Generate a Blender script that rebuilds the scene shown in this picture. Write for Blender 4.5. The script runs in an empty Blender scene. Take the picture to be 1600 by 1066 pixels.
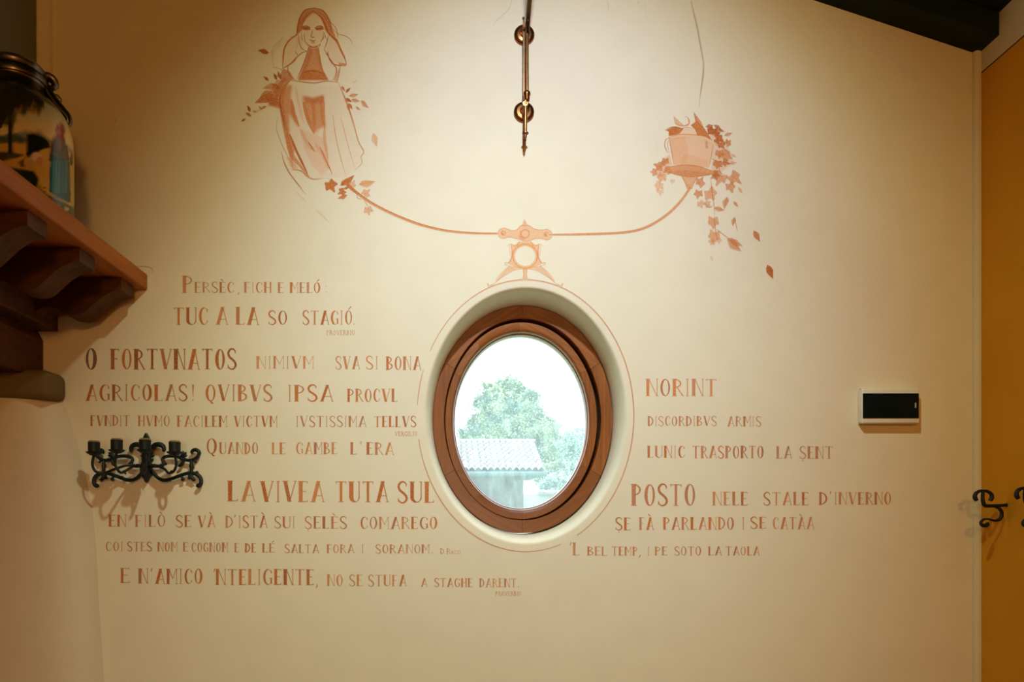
import bpy, math, random
import numpy as np
from mathutils import Vector, Matrix

random.seed(7)
RNG = np.random.default_rng(7)
scene = bpy.context.scene
COL = scene.collection

# ------------------------------------------------------------------ camera, sky, lamps, exposure
D, F, EYE, VX, VY = 2.0, 1250.0, 1.45, 724.0, 819.0      # wall distance, focal length (px), eye height, vanishing point
U = D / F                                                  # metres per photo pixel on the back wall
def P(px, py, y=0.0):
    d = D + y
    return Vector(((px - VX) / F * d, y, EYE + (VY - py) / F * d))
def WX(q): return q * U                                    # offsets given in wall pixels from the vanishing point
def WZ(q): return EYE + q * U

cd = bpy.data.cameras.new('camera')
cam = bpy.data.objects.new('camera', cd); COL.objects.link(cam)
cam.location = (0, -D, EYE); cam.rotation_euler = (math.pi/2, 0, 0)
cd.sensor_width = 36; cd.lens = F / 1600 * 36
cd.shift_x = (800 - VX) / 1600; cd.shift_y = (VY - 533) / 1600
cd.clip_start = 0.02; cd.clip_end = 400
scene.camera = cam

vs = scene.view_settings
vs.view_transform = 'Standard'; vs.look = 'None'; vs.exposure = 0.0; vs.gamma = 1.0; vs.use_curve_mapping = False

world = bpy.data.worlds.new('overcast'); scene.world = world; world.use_nodes = True
bg = world.node_tree.nodes['Background']
bg.inputs[0].default_value = (0.76, 0.91, 1.0, 1)
wt = world.node_tree                                       # overcast sky: brighter overhead than at the horizon
_tc = wt.nodes.new('ShaderNodeTexCoord'); _sx = wt.nodes.new('ShaderNodeSeparateXYZ'); _mr = wt.nodes.new('ShaderNodeMapRange')
_mr.inputs['From Min'].default_value = 0.0; _mr.inputs['From Max'].default_value = 1.0
_mr.inputs['To Min'].default_value = 2.7; _mr.inputs['To Max'].default_value = 9.6
wt.links.new(_tc.outputs['Generated'], _sx.inputs[0]); wt.links.new(_sx.outputs[2], _mr.inputs['Value']); wt.links.new(_mr.outputs[0], bg.inputs[1])

def lamp(name, kind, loc, energy, color, radius=0.05, aim=None, size=None, blend=1.0):
    l = bpy.data.lights.new(name, kind); l.energy = energy; l.color = color
    o = bpy.data.objects.new(name, l); COL.objects.link(o); o.location = loc
    if kind in ('POINT', 'SPOT'): l.shadow_soft_size = radius
    if aim is not None:
        o.rotation_euler = (Vector(aim) - Vector(loc)).to_track_quat('-Z', 'Y').to_euler()
    if kind == 'SPOT':
        l.spot_size = math.radians(size); l.spot_blend = blend
    return o
LAMP = Vector((WX(88), -1.30, WZ(940)))                    # bulb at the end of the brass swing arm, above the frame
lamp('wall_lamp_bulb', 'SPOT', LAMP, 69, (0.95, 1.0, 0.61), 0.03, aim=P(862, 480), size=86, blend=1.0)
lamp('blue_whitening_spot', 'SPOT', LAMP, 50, (0.04, 0.22, 1.0), 0.03, aim=P(862, 350), size=64, blend=1.0)  # added blue spot that whitens the middle of the wall
lamp('lower_wall_fill', 'SPOT', LAMP, 42, (0.80, 1.0, 0.95), 0.03, aim=P(740, 930), size=74, blend=1.0)  # added spot that brightens the lower wall
lamp('room_lamp', 'POINT', (0.25, -3.3, 2.2), 50, (1.0, 0.49, 0.12), 0.12)
lamp('fill_from_behind', 'SPOT', (-0.1, -3.6, 1.3), 62, (0.80, 1.0, 0.85), 0.25, aim=P(680, 1010), size=40, blend=1.0)  # added fill spot behind the camera, no built source
portal = bpy.data.lights.new('window_daylight', 'AREA')
portal.shape = 'RECTANGLE'; portal.size = 0.50; portal.size_y = 0.64
po = bpy.data.objects.new('window_daylight', portal); COL.objects.link(po)
po.location = (WX(98), 0.27, WZ(169)); po.rotation_euler = (math.pi/2, 0, math.pi)
portal.cycles.is_portal = True
po.rotation_euler = (-math.pi/2, 0, 0)

# ------------------------------------------------------------------ helpers
def wloc(o):
    v = Vector((0, 0, 0))
    while o is not None:
        v += o.location; o = o.parent
    return v

def mesh_obj(name, verts, faces, mat, parent=None, smooth=False, attrs=None):
    off = wloc(parent) if parent is not None else Vector((0, 0, 0))
    me = bpy.data.meshes.new(name)
    me.from_pydata([tuple(Vector(v) - off) for v in verts], [], faces)
    me.update()
    if smooth:
        me.polygons.foreach_set('use_smooth', [True] * len(me.polygons))
    if attrs:
        for an, data in attrs.items():
            a = me.attributes.new(an, 'FLOAT_COLOR', 'POINT')
            a.data.foreach_set('color', np.asarray(data, dtype=np.float32).ravel())
    me.materials.append(mat)
    o = bpy.data.objects.new(name, me); COL.objects.link(o)
    if parent is not None: o.parent = parent
    return o

def thing(name, label, cat, loc=(0, 0, 0), group=None):
    o = bpy.data.objects.new(name, None); COL.objects.link(o); o.location = loc
    o.empty_display_size = 0.05
    o['label'] = label; o['category'] = cat
    if group: o['group'] = group
    return o

def structure(name, loc=(0, 0, 0), label=None):
    o = bpy.data.objects.new(name, None); COL.objects.link(o); o.location = loc
    o.empty_display_size = 0.05; o['kind'] = 'structure'
    if label: o['label'] = label
    return o

class MB:
    """collects shapes into one mesh"""
    def __init__(s): s.v = []; s.f = []
    def add(s, v, f):
        n = len(s.v); s.v += [Vector(q) for q in v]; s.f += [tuple(i + n for i in q) for q in f]; return s
    def box(s, a, b, bev=0.0):
        (x0, y0, z0), (x1, y1, z1) = a, b
        x0, x1 = sorted((x0, x1)); y0, y1 = sorted((y0, y1)); z0, z1 = sorted((z0, z1))
        if bev <= 0:
            v = [(x, y, z) for x in (x0, x1) for y in (y0, y1) for z in (z0, z1)]
            return s.add(v, [(0,1,3,2),(4,6,7,5),(0,4,5,1),(2,3,7,6),(0,2,6,4),(1,5,7,3)])
        bm = __import__('bmesh').new(); import bmesh
        bmesh.ops.create_cube(bm, size=1.0)
        bmesh.ops.scale(bm, vec=(x1-x0, y1-y0, z1-z0), verts=bm.verts)
        bmesh.ops.translate(bm, vec=((x0+x1)/2, (y0+y1)/2, (z0+z1)/2), verts=bm.verts)
        bmesh.ops.bevel(bm, geom=list(bm.edges), offset=bev, segments=3, profile=0.5, affect='EDGES')
        bm.verts.index_update()
        s.add([v.co.copy() for v in bm.verts], [[v.index for v in f.verts] for f in bm.faces]); bm.free(); return s
    def prism(s, pts, ext):
        """polygon pts (3-D, planar) extruded by vector ext"""
        n = len(pts); e = Vector(ext); pts = [Vector(p) for p in pts]
        return s.add(pts + [p + e for p in pts],
              [tuple(range(n))[::-1], tuple(range(n, 2*n))] + [(i, (i+1) % n, n + (i+1) % n, n + i) for i in range(n)])
    def tube(s, pts, rad, sides=10, smooth=True, sub=6, flat=None):
        pts = [Vector(p) for p in pts]
        rr = list(rad) if hasattr(rad, '__len__') else [rad] * len(pts)
        if smooth and len(pts) > 2: pts, rr = catmull(pts, rr, sub)
        n = len(pts); rings = []; up = None
        for i, p in enumerate(pts):
            t = (pts[min(i+1, n-1)] - pts[max(i-1, 0)]).normalized()
            if up is None:
                up = Vector((0, 1, 0)) if abs(t.y) < 0.9 else Vector((1, 0, 0))
            u = (up - t * up.dot(t)).normalized(); w = t.cross(u); up = u
            fu = flat or 1.0
            rings.append([p + (u * math.cos(a) * rr[i] * fu + w * math.sin(a) * rr[i]) for a in [2*math.pi*k/sides for k in range(sides)]])
        v = [q for r in rings for q in r]; f = []
        for i in range(n - 1):
            for k in range(sides):
                a, b = i*sides + k, i*sides + (k+1) % sides
                f.append((a, b, b + sides, a + sides))
        f.append(tuple(range(sides))[::-1]); f.append(tuple((n-1)*sides + k for k in range(sides)))
        return s.add(v, f)
    def lathe(s, prof, c=(0, 0, 0), axis='Z', seg=32):
        """prof = (radius, height) along axis"""
        c = Vector(c); v = []; f = []; n = len(prof)
        for r, h in prof:
            for k in range(seg):
                a = 2*math.pi*k/seg; x, y = r*math.cos(a), r*math.sin(a)
                v.append(c + (Vector((x, y, h)) if axis == 'Z' else Vector((x, -h, y)) if axis == '-Y' else Vector((h, x, y))))
        for i in range(n - 1):
            for k in range(seg):
                a, b = i*seg + k, i*seg + (k+1) % seg
                f.append((a, b, b + seg, a + seg))
        if prof[0][0] > 1e-6: f.append(tuple(range(seg))[::-1])
        if prof[-1][0] > 1e-6: f.append(tuple((n-1)*seg + k for k in range(seg)))
        return s.add(v, f)
    def ball(s, c, r, sc=(1, 1, 1), seg=14, rg=9):
        prof = [(max(r*math.sin(math.pi*i/rg), 0.0), -r*math.cos(math.pi*i/rg)) for i in range(rg + 1)]
        n = len(s.v); s.lathe(prof, (0, 0, 0), 'Z', seg)
        for i in range(n, len(s.v)):
            q = s.v[i]; s.v[i] = Vector((q.x*sc[0], q.y*sc[1], q.z*sc[2])) + Vector(c)
        return s
    def build(s, name, mat, parent=None, smooth=True, angle=40):
        o = mesh_obj(name, s.v, s.f, mat, parent, smooth)
        import bmesh
        bm = bmesh.new(); bm.from_mesh(o.data); bmesh.ops.recalc_face_normals(bm, faces=bm.faces)
        if smooth:
            for e in bm.edges:
                if len(e.link_faces) == 2 and e.calc_face_angle(0) > math.radians(angle): e.smooth = False
        bm.to_mesh(o.data); bm.free()
        return o

def catmull(pts, rr, sub):
    op, orr = [], []; n = len(pts)
    for i in range(n - 1):
        p0, p1, p2, p3 = pts[max(i-1, 0)], pts[i], pts[i+1], pts[min(i+2, n-1)]
        for k in range(sub):
            t = k / sub
            op.append(0.5 * ((2*p1) + (p2 - p0)*t + (2*p0 - 5*p1 + 4*p2 - p3)*t*t + (3*p1 - p0 - 3*p2 + p3)*t**3))
            orr.append(rr[i] + (rr[i+1] - rr[i])*t)
    op.append(pts[-1]); orr.append(rr[-1]); return op, orr

# ------------------------------------------------------------------ materials
def lin(r, g, b):
    return tuple(((c/255)/12.92 if c/255 <= 0.04045 else ((c/255 + 0.055)/1.055)**2.4) for c in (r, g, b))

def new_mat(name):
    m = bpy.data.materials.new(name); m.use_nodes = True
    nt = m.node_tree; return m, nt, nt.nodes['Principled BSDF']

def N(nt, kind, **kw):
    n = nt.nodes.new(kind)
    for k, v in kw.items():
        if k in n.inputs: n.inputs[k].default_value = v
        else: setattr(n, k, v)
    return n

def mixc(nt, fac, a, b, blend='MIX'):
    n = nt.nodes.new('ShaderNodeMix'); n.data_type = 'RGBA'; n.blend_type = blend
    for sock, val in ((n.inputs[0], fac), (n.inputs[6], a), (n.inputs[7], b)):
        if hasattr(val, 'is_linked'): nt.links.new(val, sock)
        elif isinstance(val, (int, float)): sock.default_value = val
        else: sock.default_value = (*val[:3], 1)
    return n.outputs[2]

def ramp(nt, fac, stops):
    n = nt.nodes.new('ShaderNodeValToRGB'); e = n.color_ramp.elements
    while len(e) < len(stops): e.new(0.5)
    for i, (p, c) in enumerate(stops):
        e[i].position = p; e[i].color = (*c[:3], 1)
    nt.links.new(fac, n.inputs[0]); return n.outputs[0]

def mapped(nt, scale=(1, 1, 1), coord='Object'):
    if coord == 'World':
        g = nt.nodes.new('ShaderNodeNewGeometry'); src = g.outputs['Position']
    else:
        t = nt.nodes.new('ShaderNodeTexCoord'); src = t.outputs[coord]
    m = nt.nodes.new('ShaderNodeMapping'); m.inputs['Scale'].default_value = scale
    nt.links.new(src, m.inputs['Vector']); return m.outputs[0]

def noise(nt, vec, scale, detail=3.0, rough=0.55):
    n = nt.nodes.new('ShaderNodeTexNoise'); n.inputs['Scale'].default_value = scale
    n.inputs['Detail'].default_value = detail; n.inputs['Roughness'].default_value = rough
    nt.links.new(vec, n.inputs['Vector']); return n.outputs['Fac']

def bump(nt, height, strength, dist, bsdf, prev=None):
    b = nt.nodes.new('ShaderNodeBump'); b.inputs['Strength'].default_value = strength; b.inputs['Distance'].default_value = dist
    nt.links.new(height, b.inputs['Height'])
    if prev is not None: nt.links.new(prev, b.inputs['Normal'])
    nt.links.new(b.outputs[0], bsdf.inputs['Normal']); return b.outputs[0]

PLASTER = (0.80, 0.72, 0.54)
def plaster_mat(name, base, painted=False):
    m, nt, b = new_mat(name)
    vec = mapped(nt, coord='World')
    n1 = noise(nt, vec, 2.3, 4); n2 = noise(nt, vec, 14, 4)
    c = mixc(nt, n1, tuple(x*0.94 for x in base), tuple(min(x*1.05, 0.95) for x in base))
    c = mixc(nt, 0.10, c, ramp(nt, n2, [(0.3, tuple(x*0.75 for x in base)), (0.7, tuple(min(1, x*1.1) for x in base))]))
    if painted:
        at = nt.nodes.new('ShaderNodeAttribute'); at.attribute_name = 'paint'
        sp = nt.nodes.new('ShaderNodeSeparateColor'); nt.links.new(at.outputs['Color'], sp.inputs[0])
        red = ramp(nt, sp.outputs[1], [(0.0, (0.80, 0.285, 0.045)), (0.5, (0.48, 0.115, 0.010)), (1.0, (0.15, 0.030, 0.010))])
        pig = mixc(nt, sp.outputs[2], red, (0.36, 0.20, 0.07))
        n3 = noise(nt, vec, 260, 2)
        gr = nt.nodes.new('ShaderNodeMapRange'); gr.inputs['From Min'].default_value = 0.25; gr.inputs['From Max'].default_value = 0.62
        gr.inputs['To Min'].default_value = 0.78; gr.inputs['To Max'].default_value = 1.0
        nt.links.new(n3, gr.inputs['Value'])
        mu = nt.nodes.new('ShaderNodeMath'); mu.operation = 'MULTIPLY'
        nt.links.new(sp.outputs[0], mu.inputs[0]); nt.links.new(gr.outputs[0], mu.inputs[1])
        c = mixc(nt, mu.outputs[0], c, pig)
    nt.links.new(c, b.inputs['Base Color']); b.inputs['Roughness'].default_value = 0.92
    b.inputs['Specular IOR Level'].default_value = 0.15
    p = bump(nt, noise(nt, vec, 3.0, 3), 0.5, 0.010, b)
    p = bump(nt, noise(nt, vec, 60, 3), 0.25, 0.0012, b, p)
    return m

M_WALL = plaster_mat('cream_plaster_painted', PLASTER, True)
M_PLAS = plaster_mat('cream_plaster', tuple(x*0.93 for x in PLASTER))

def ochre_mat():
    m, nt, b = new_mat('ochre_wall')
    vec = mapped(nt, coord='World')
    oc = mixc(nt, noise(nt, vec, 3.5, 4), lin(198, 136, 24), lin(224, 160, 38))
    sp = nt.nodes.new('ShaderNodeSeparateXYZ'); nt.links.new(vec, sp.inputs[0])
    def gt(th):
        n = nt.nodes.new('ShaderNodeMath'); n.operation = 'GREATER_THAN'; n.inputs[1].default_value = th
        nt.links.new(sp.outputs[2], n.inputs[0]); return n.outputs[0]
    zl = WZ(701)
    c = mixc(nt, gt(zl - 0.003), oc, (0.05, 0.04, 0.02))
    c = mixc(nt, gt(zl + 0.001), c, tuple(x*0.8 for x in PLASTER))
    nt.links.new(c, b.inputs['Base Color']); b.inputs['Roughness'].default_value = 0.85
    b.inputs['Specular IOR Level'].default_value = 0.2
    bump(nt, noise(nt, vec, 5, 3), 0.4, 0.006, b)
    return m
M_OCHRE = ochre_mat()

def wood_mat(name, c0, c1, grain=(60, 60, 2.5), rough=0.45, spec=0.4, coord='Object'):
    m, nt, b = new_mat(name)
    vec = mapped(nt, grain, coord)
    n = noise(nt, vec, 1.0, 6, 0.6)
    n2 = noise(nt, mapped(nt, tuple(g*0.25 for g in grain), coord), 1.0, 3)
    c = ramp(nt, n, [(0.30, c0), (0.72, c1)])
    c = mixc(nt, n2, c, tuple(x*0.75 for x in c0), 'MIX') if False else c
    nt.links.new(c, b.inputs['Base Color']); b.inputs['Roughness'].default_value = rough
    b.inputs['Specular IOR Level'].default_value = spec
    bump(nt, n, 0.25, 0.001, b)
    return m
M_SHELF = wood_mat('mantel_wood', lin(148, 76, 14), lin(184, 104, 22), (50, 3, 50), 0.55, 0.25)
M_DARKWOOD = wood_mat('shade_darkened_wood', lin(66, 37, 12), lin(98, 56, 18), (3, 40, 40), 0.6, 0.2)  # colour darkened to carry the shade under the mantel shelf
M_BEAM = wood_mat('dark_beam', lin(20, 30, 26), lin(30, 42, 36), (3, 40, 40), 0.7, 0.15)

def frame_wood():
    m, nt, b = new_mat('window_wood')
    at = nt.nodes.new('ShaderNodeAttribute'); at.attribute_name = 'grain'
    mp = nt.nodes.new('ShaderNodeMapping'); mp.inputs['Scale'].default_value = (7, 120, 1)
    nt.links.new(at.outputs['Vector'], mp.inputs['Vector'])
    n = noise(nt, mp.outputs[0], 1.0, 5, 0.6)
    c = ramp(nt, n, [(0.28, lin(104, 52, 14)), (0.75, lin(164, 94, 32))])
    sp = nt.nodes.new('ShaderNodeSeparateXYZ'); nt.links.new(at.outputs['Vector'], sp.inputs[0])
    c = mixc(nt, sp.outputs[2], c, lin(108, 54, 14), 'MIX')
    nt.links.new(c, b.inputs['Base Color']); b.inputs['Roughness'].default_value = 0.38
    b.inputs['Specular IOR Level'].default_value = 0.4
    bump(nt, n, 0.15, 0.0006, b)
    return m
M_FRAME = frame_wood()

def simple(name, col, rough=0.5, metal=0.0, spec=0.5, var=0.0, vscale=40, bmp=0.0):
    m, nt, b = new_mat(name)
    b.inputs['Roughness'].default_value = rough; b.inputs['Metallic'].default_value = metal
    b.inputs['Specular IOR Level'].default_value = spec
    n = noise(nt, mapped(nt), vscale, 3)
    k = max(var, 0.02)
    c = mixc(nt, n, tuple(x*(1-k) for x in col), tuple(min(1, x*(1+k)) for x in col))
    nt.links.new(c, b.inputs['Base Color'])
    if bmp: bump(nt, n, 0.5, bmp, b)
    return m
M_IRON = simple('black_iron', (0.006, 0.012, 0.013), 0.5, 0.0, 0.35, 0.4, 90, 0.0006)
M_BRASS = simple('aged_copper_brass', (0.30, 0.115, 0.04), 0.30, 1.0, 0.5, 0.35, 60)
M_BRASSD = simple('dark_brass', (0.11, 0.065, 0.035), 0.36, 1.0, 0.5, 0.3, 60)
M_PEWTER = simple('dark_pewter', (0.12, 0.105, 0.085), 0.3, 1.0, 0.5, 0.25, 30)
M_WHITEP = simple('white_plastic', (0.80, 0.77, 0.68), 0.4, 0, 0.4, 0.02)
M_SCREEN = simple('black_screen', (0.002, 0.008, 0.009), 0.25, 0, 0.15, 0.05)
M_MARK = simple('pale_mark', (0.55, 0.55, 0.45), 0.5)
M_WAX = simple('yellowed_wax', (0.30, 0.19, 0.07), 0.6, 0, 0.2, 0.6, 160)
M_GASKET = simple('dark_gasket', (0.012, 0.009, 0.007), 0.8, 0, 0.1)
M_FLOOR = simple('terracotta_floor', lin(84, 54, 38), 0.6, 0, 0.3, 0.2, 6)
M_LEDGE = plaster_mat('shade_darkened_plaster', lin(118, 100, 68))  # ledge plaster darkened, the mantel's shadow put into its colour
M_STONE = plaster_mat('dark_grey_plaster', lin(116, 118, 104))  # hood plaster, darker and greyer than the walls

# ------------------------------------------------------------------ room shell
XR, XL, YF = WX(804), -1.55, -4.4
SL = 0.33                                                   # roof slope, rising to the left
def roof_z(x, base=768): return WZ(base) + SL * (XR - x)    # underside of the roof boards
ECX, ECZ = WX(97.5), WZ(169.5)                              # centre of the oval opening on the wall

def ell(a, b, y, angs, cx=ECX, cz=ECZ):
    return [Vector((cx + a*U*math.cos(t), y, cz + b*U*math.sin(t))) for t in angs]

wall_back = structure('wall_back', (0, 0, 0))
zt = WZ(1750)
ca = [math.atan2(z - ECZ, x - ECX) % (2*math.pi) for x in (XL, XR + 0.1) for z in (-0.0, zt)]
angs = sorted([2*math.pi*k/160 + 0.001 for k in range(160)] + ca)
def to_rect(t, y):
    c, s = math.cos(t), math.sin(t); k = []
    if c > 1e-9: k.append((XR + 0.1 - ECX)/c)
    if c < -1e-9: k.append((XL - ECX)/c)
    if s > 1e-9: k.append((zt - ECZ)/s)
    if s < -1e-9: k.append((0 - ECZ)/s)
    k = min(k); return Vector((ECX + c*k, y, ECZ + s*k))
rings = [[to_rect(t, 0) for t in angs]]
for a, b, y in [(190, 233, 0), (172, 215, 0), (159.5, 202.5, 0), (158, 201, 0.0006), (156.7, 199.6, 0.0025), (155.6, 198.3, 0.006), (154.3, 196.6, 0.014), (152.8, 194.4, 0.030), (150.6, 191.2, 0.056), (148.6, 188.2, 0.078), (147.2, 186.2, 0.092), (147, 186, 0.25)]:
    rings.append(ell(a, b, y, angs))
rings.append([to_rect(t, 0.25) for t in angs])
n = len(angs); v = [p for r in rings for p in r]; f = []
for i in range(len(rings) - 1):
    for k in range(n):
        f.append((i*n + k, i*n + (k+1) % n, (i+1)*n + (k+1) % n, (i+1)*n + k))
plaster_face = MB().add(v, f).build('plaster', M_WALL, wall_back, True, 60)

def wall_box(name, a, b, mat):
    o = MB().box(a, b).build(name, mat, None, False); o['kind'] = 'structure'; return o
wall_box('wall_right', (XR, -4.4, 0), (XR + 0.1, 0.0, WZ(790)), M_OCHRE)
wall_box('wall_left', (XL - 0.1, -4.4, 0), (XL, 0.0, zt), M_PLAS)
wall_box('wall_front', (XL - 0.1, -4.5, 0), (XR + 0.1, -4.4, zt), M_PLAS)
wall_box('floor', (XL - 0.1, -4.5, -0.1), (XR + 0.1, 0.25, 0.0), M_FLOOR)

ceiling = structure('ceiling', (0, 0, 0))
xa, xb = XL - 0.1, XR + 0.1
for k in range(15):                                         # roof boards running along the slope
    y0 = 0.25 - 0.317*k
    MB().prism([(xa, y0, roof_z(xa)), (xb, y0, roof_z(xb)), (xb, y0, roof_z(xb) + 0.03), (xa, y0, roof_z(xa) + 0.03)], (0, -0.3165, 0)).build('roof_board', M_BEAM, ceiling, False)
for y0 in (0.0, -1.25, -2.5, -3.75):
    t = 0.079
    MB().prism([(xa, y0, roof_z(xa, 734)), (XR, y0, roof_z(XR, 734)), (XR, y0, roof_z(XR)), (xa, y0, roof_z(xa))], (0, -t, 0)).build('rafter', M_BEAM, ceiling, False)

# rounded plaster beads in the two corners
o = MB().lathe([(0.012, 0.0), (0.012, WZ(736))], (XR - 0.003, -0.002, 0), 'Z', 20).build('trim_1', M_PLAS); o['kind'] = 'structure'

# ------------------------------------------------------------------ oval window
window = structure('window_1', (ECX, 0.09, ECZ), 'oval wooden window set deep in the painted wall')
def arc_ring(name, prof, parent, mat, cx, cz, nseg, phase, gap, grain_off=0):
    """swept oval ring split in nseg jointed segments; prof = (a, b, y)"""
    for s in range(nseg):
        t0 = phase + 2*math.pi*s/nseg + gap; t1 = phase + 2*math.pi*(s+1)/nseg - gap
        aa = [t0 + (t1 - t0)*k/26 for k in range(27)]
        v, f, g = [], [], []
        for a, b, y in prof:
            for t in aa:
                v.append((cx + a*U*math.cos(t), y, cz + b*U*math.sin(t)))
                tm = (t0 + t1)/2; ct, st = math.cos(tm), math.sin(tm)
                X, Z = a*U*math.cos(t), b*U*math.sin(t)
                g.append((-X*st + Z*ct + s*3.1 + grain_off, X*ct + Z*st, [0.05, 0.25, 0.55, 0.7, 0.6, 0.2][s % 6], 1))  # third value tints lower-left segments darker: shading put into the wood colour
        m = len(aa)
        for i in range(len(prof) - 1):
            for k in range(m - 1):
                f.append((i*m + k, i*m + k + 1, (i+1)*m + k + 1, (i+1)*m + k))
        np_ = len(prof)
        f.append(tuple(i*m for i in range(np_))); f.append(tuple(i*m + m - 1 for i in range(np_))[::-1])
        o = mesh_obj(name, v, f, mat, parent, True, {'grain': g})
        import bmesh
        bm = bmesh.new(); bm.from_mesh(o.data); bmesh.ops.recalc_face_normals(bm, faces=bm.faces)
        for e in bm.edges:
            if len(e.link_faces) == 2 and e.calc_face_angle(0) > 0.6: e.smooth = False
        bm.to_mesh(o.data); bm.free()
CW = (ECX - 1.0*U, ECZ + 1.0*U)
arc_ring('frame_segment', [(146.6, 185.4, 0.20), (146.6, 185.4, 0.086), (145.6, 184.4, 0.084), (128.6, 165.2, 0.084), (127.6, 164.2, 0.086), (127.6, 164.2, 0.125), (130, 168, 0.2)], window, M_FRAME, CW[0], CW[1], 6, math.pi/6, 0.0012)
SC = (CW[0] - 2.2*U, CW[1] - 2.0*U)
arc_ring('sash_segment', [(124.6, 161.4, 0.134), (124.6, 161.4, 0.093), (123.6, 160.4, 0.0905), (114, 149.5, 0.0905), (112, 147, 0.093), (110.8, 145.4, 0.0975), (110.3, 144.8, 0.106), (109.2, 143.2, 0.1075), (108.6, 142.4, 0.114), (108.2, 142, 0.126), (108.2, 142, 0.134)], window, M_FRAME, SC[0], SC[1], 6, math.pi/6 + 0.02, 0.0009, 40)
aa = [2*math.pi*k/96 for k in range(96)]
def closed_ring(name, prof, mat, cx, cz):
    mb = MB(); v = [p for a, b, y in prof for p in ell(a, b, y, aa, cx, cz)]; m = 96; f = []
    for i in range(len(prof)):
        j = (i + 1) % len(prof)
        for k in range(m): f.append((i*m + k, i*m + (k+1) % m, j*m + (k+1) % m, j*m + k))
    return mb.add(v, f).build(name, mat, window, True)
closed_ring('gasket', [(130, 167.5, 0.117), (119.5, 156, 0.117), (119.5, 156, 0.15), (130, 167.5, 0.15)], M_GASKET, CW[0], CW[1])
def pane_mat():
    m = bpy.data.materials.new('haze_veiled_glass'); m.use_nodes = True; nt = m.node_tree; nt.nodes.clear()
    out = nt.nodes.new('ShaderNodeOutputMaterial')
    tr = nt.nodes.new('ShaderNodeBsdfTransparent'); tr.inputs[0].default_value = (0.96, 0.98, 0.97, 1)
    tl = nt.nodes.new('ShaderNodeBsdfTranslucent'); tl.inputs[0].default_value = (0.80, 0.92, 0.90, 1)  # translucent veil added to the glass, standing in for outdoor haze
    vec = mapped(nt, (1, 1, 0.35)); nz = noise(nt, vec, 60, 4, 0.7)
    mr = nt.nodes.new('ShaderNodeMapRange'); mr.inputs['From Min'].default_value = 0.3; mr.inputs['From Max'].default_value = 0.7
    mr.inputs['To Min'].default_value = 0.15; mr.inputs['To Max'].default_value = 0.27
    nt.links.new(nz, mr.inputs['Value'])
    m1 = nt.nodes.new('ShaderNodeMixShader'); nt.links.new(mr.outputs[0], m1.inputs[0])
    nt.links.new(tr.outputs[0], m1.inputs[1]); nt.links.new(tl.outputs[0], m1.inputs[2])
    nt.links.new(m1.outputs[0], out.inputs[0]); return m
M_GLASS = pane_mat()
v = ell(109, 143, 0.120, aa, SC[0], SC[1])
mesh_obj('pane', v, [tuple(range(96))], M_GLASS, window)

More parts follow.
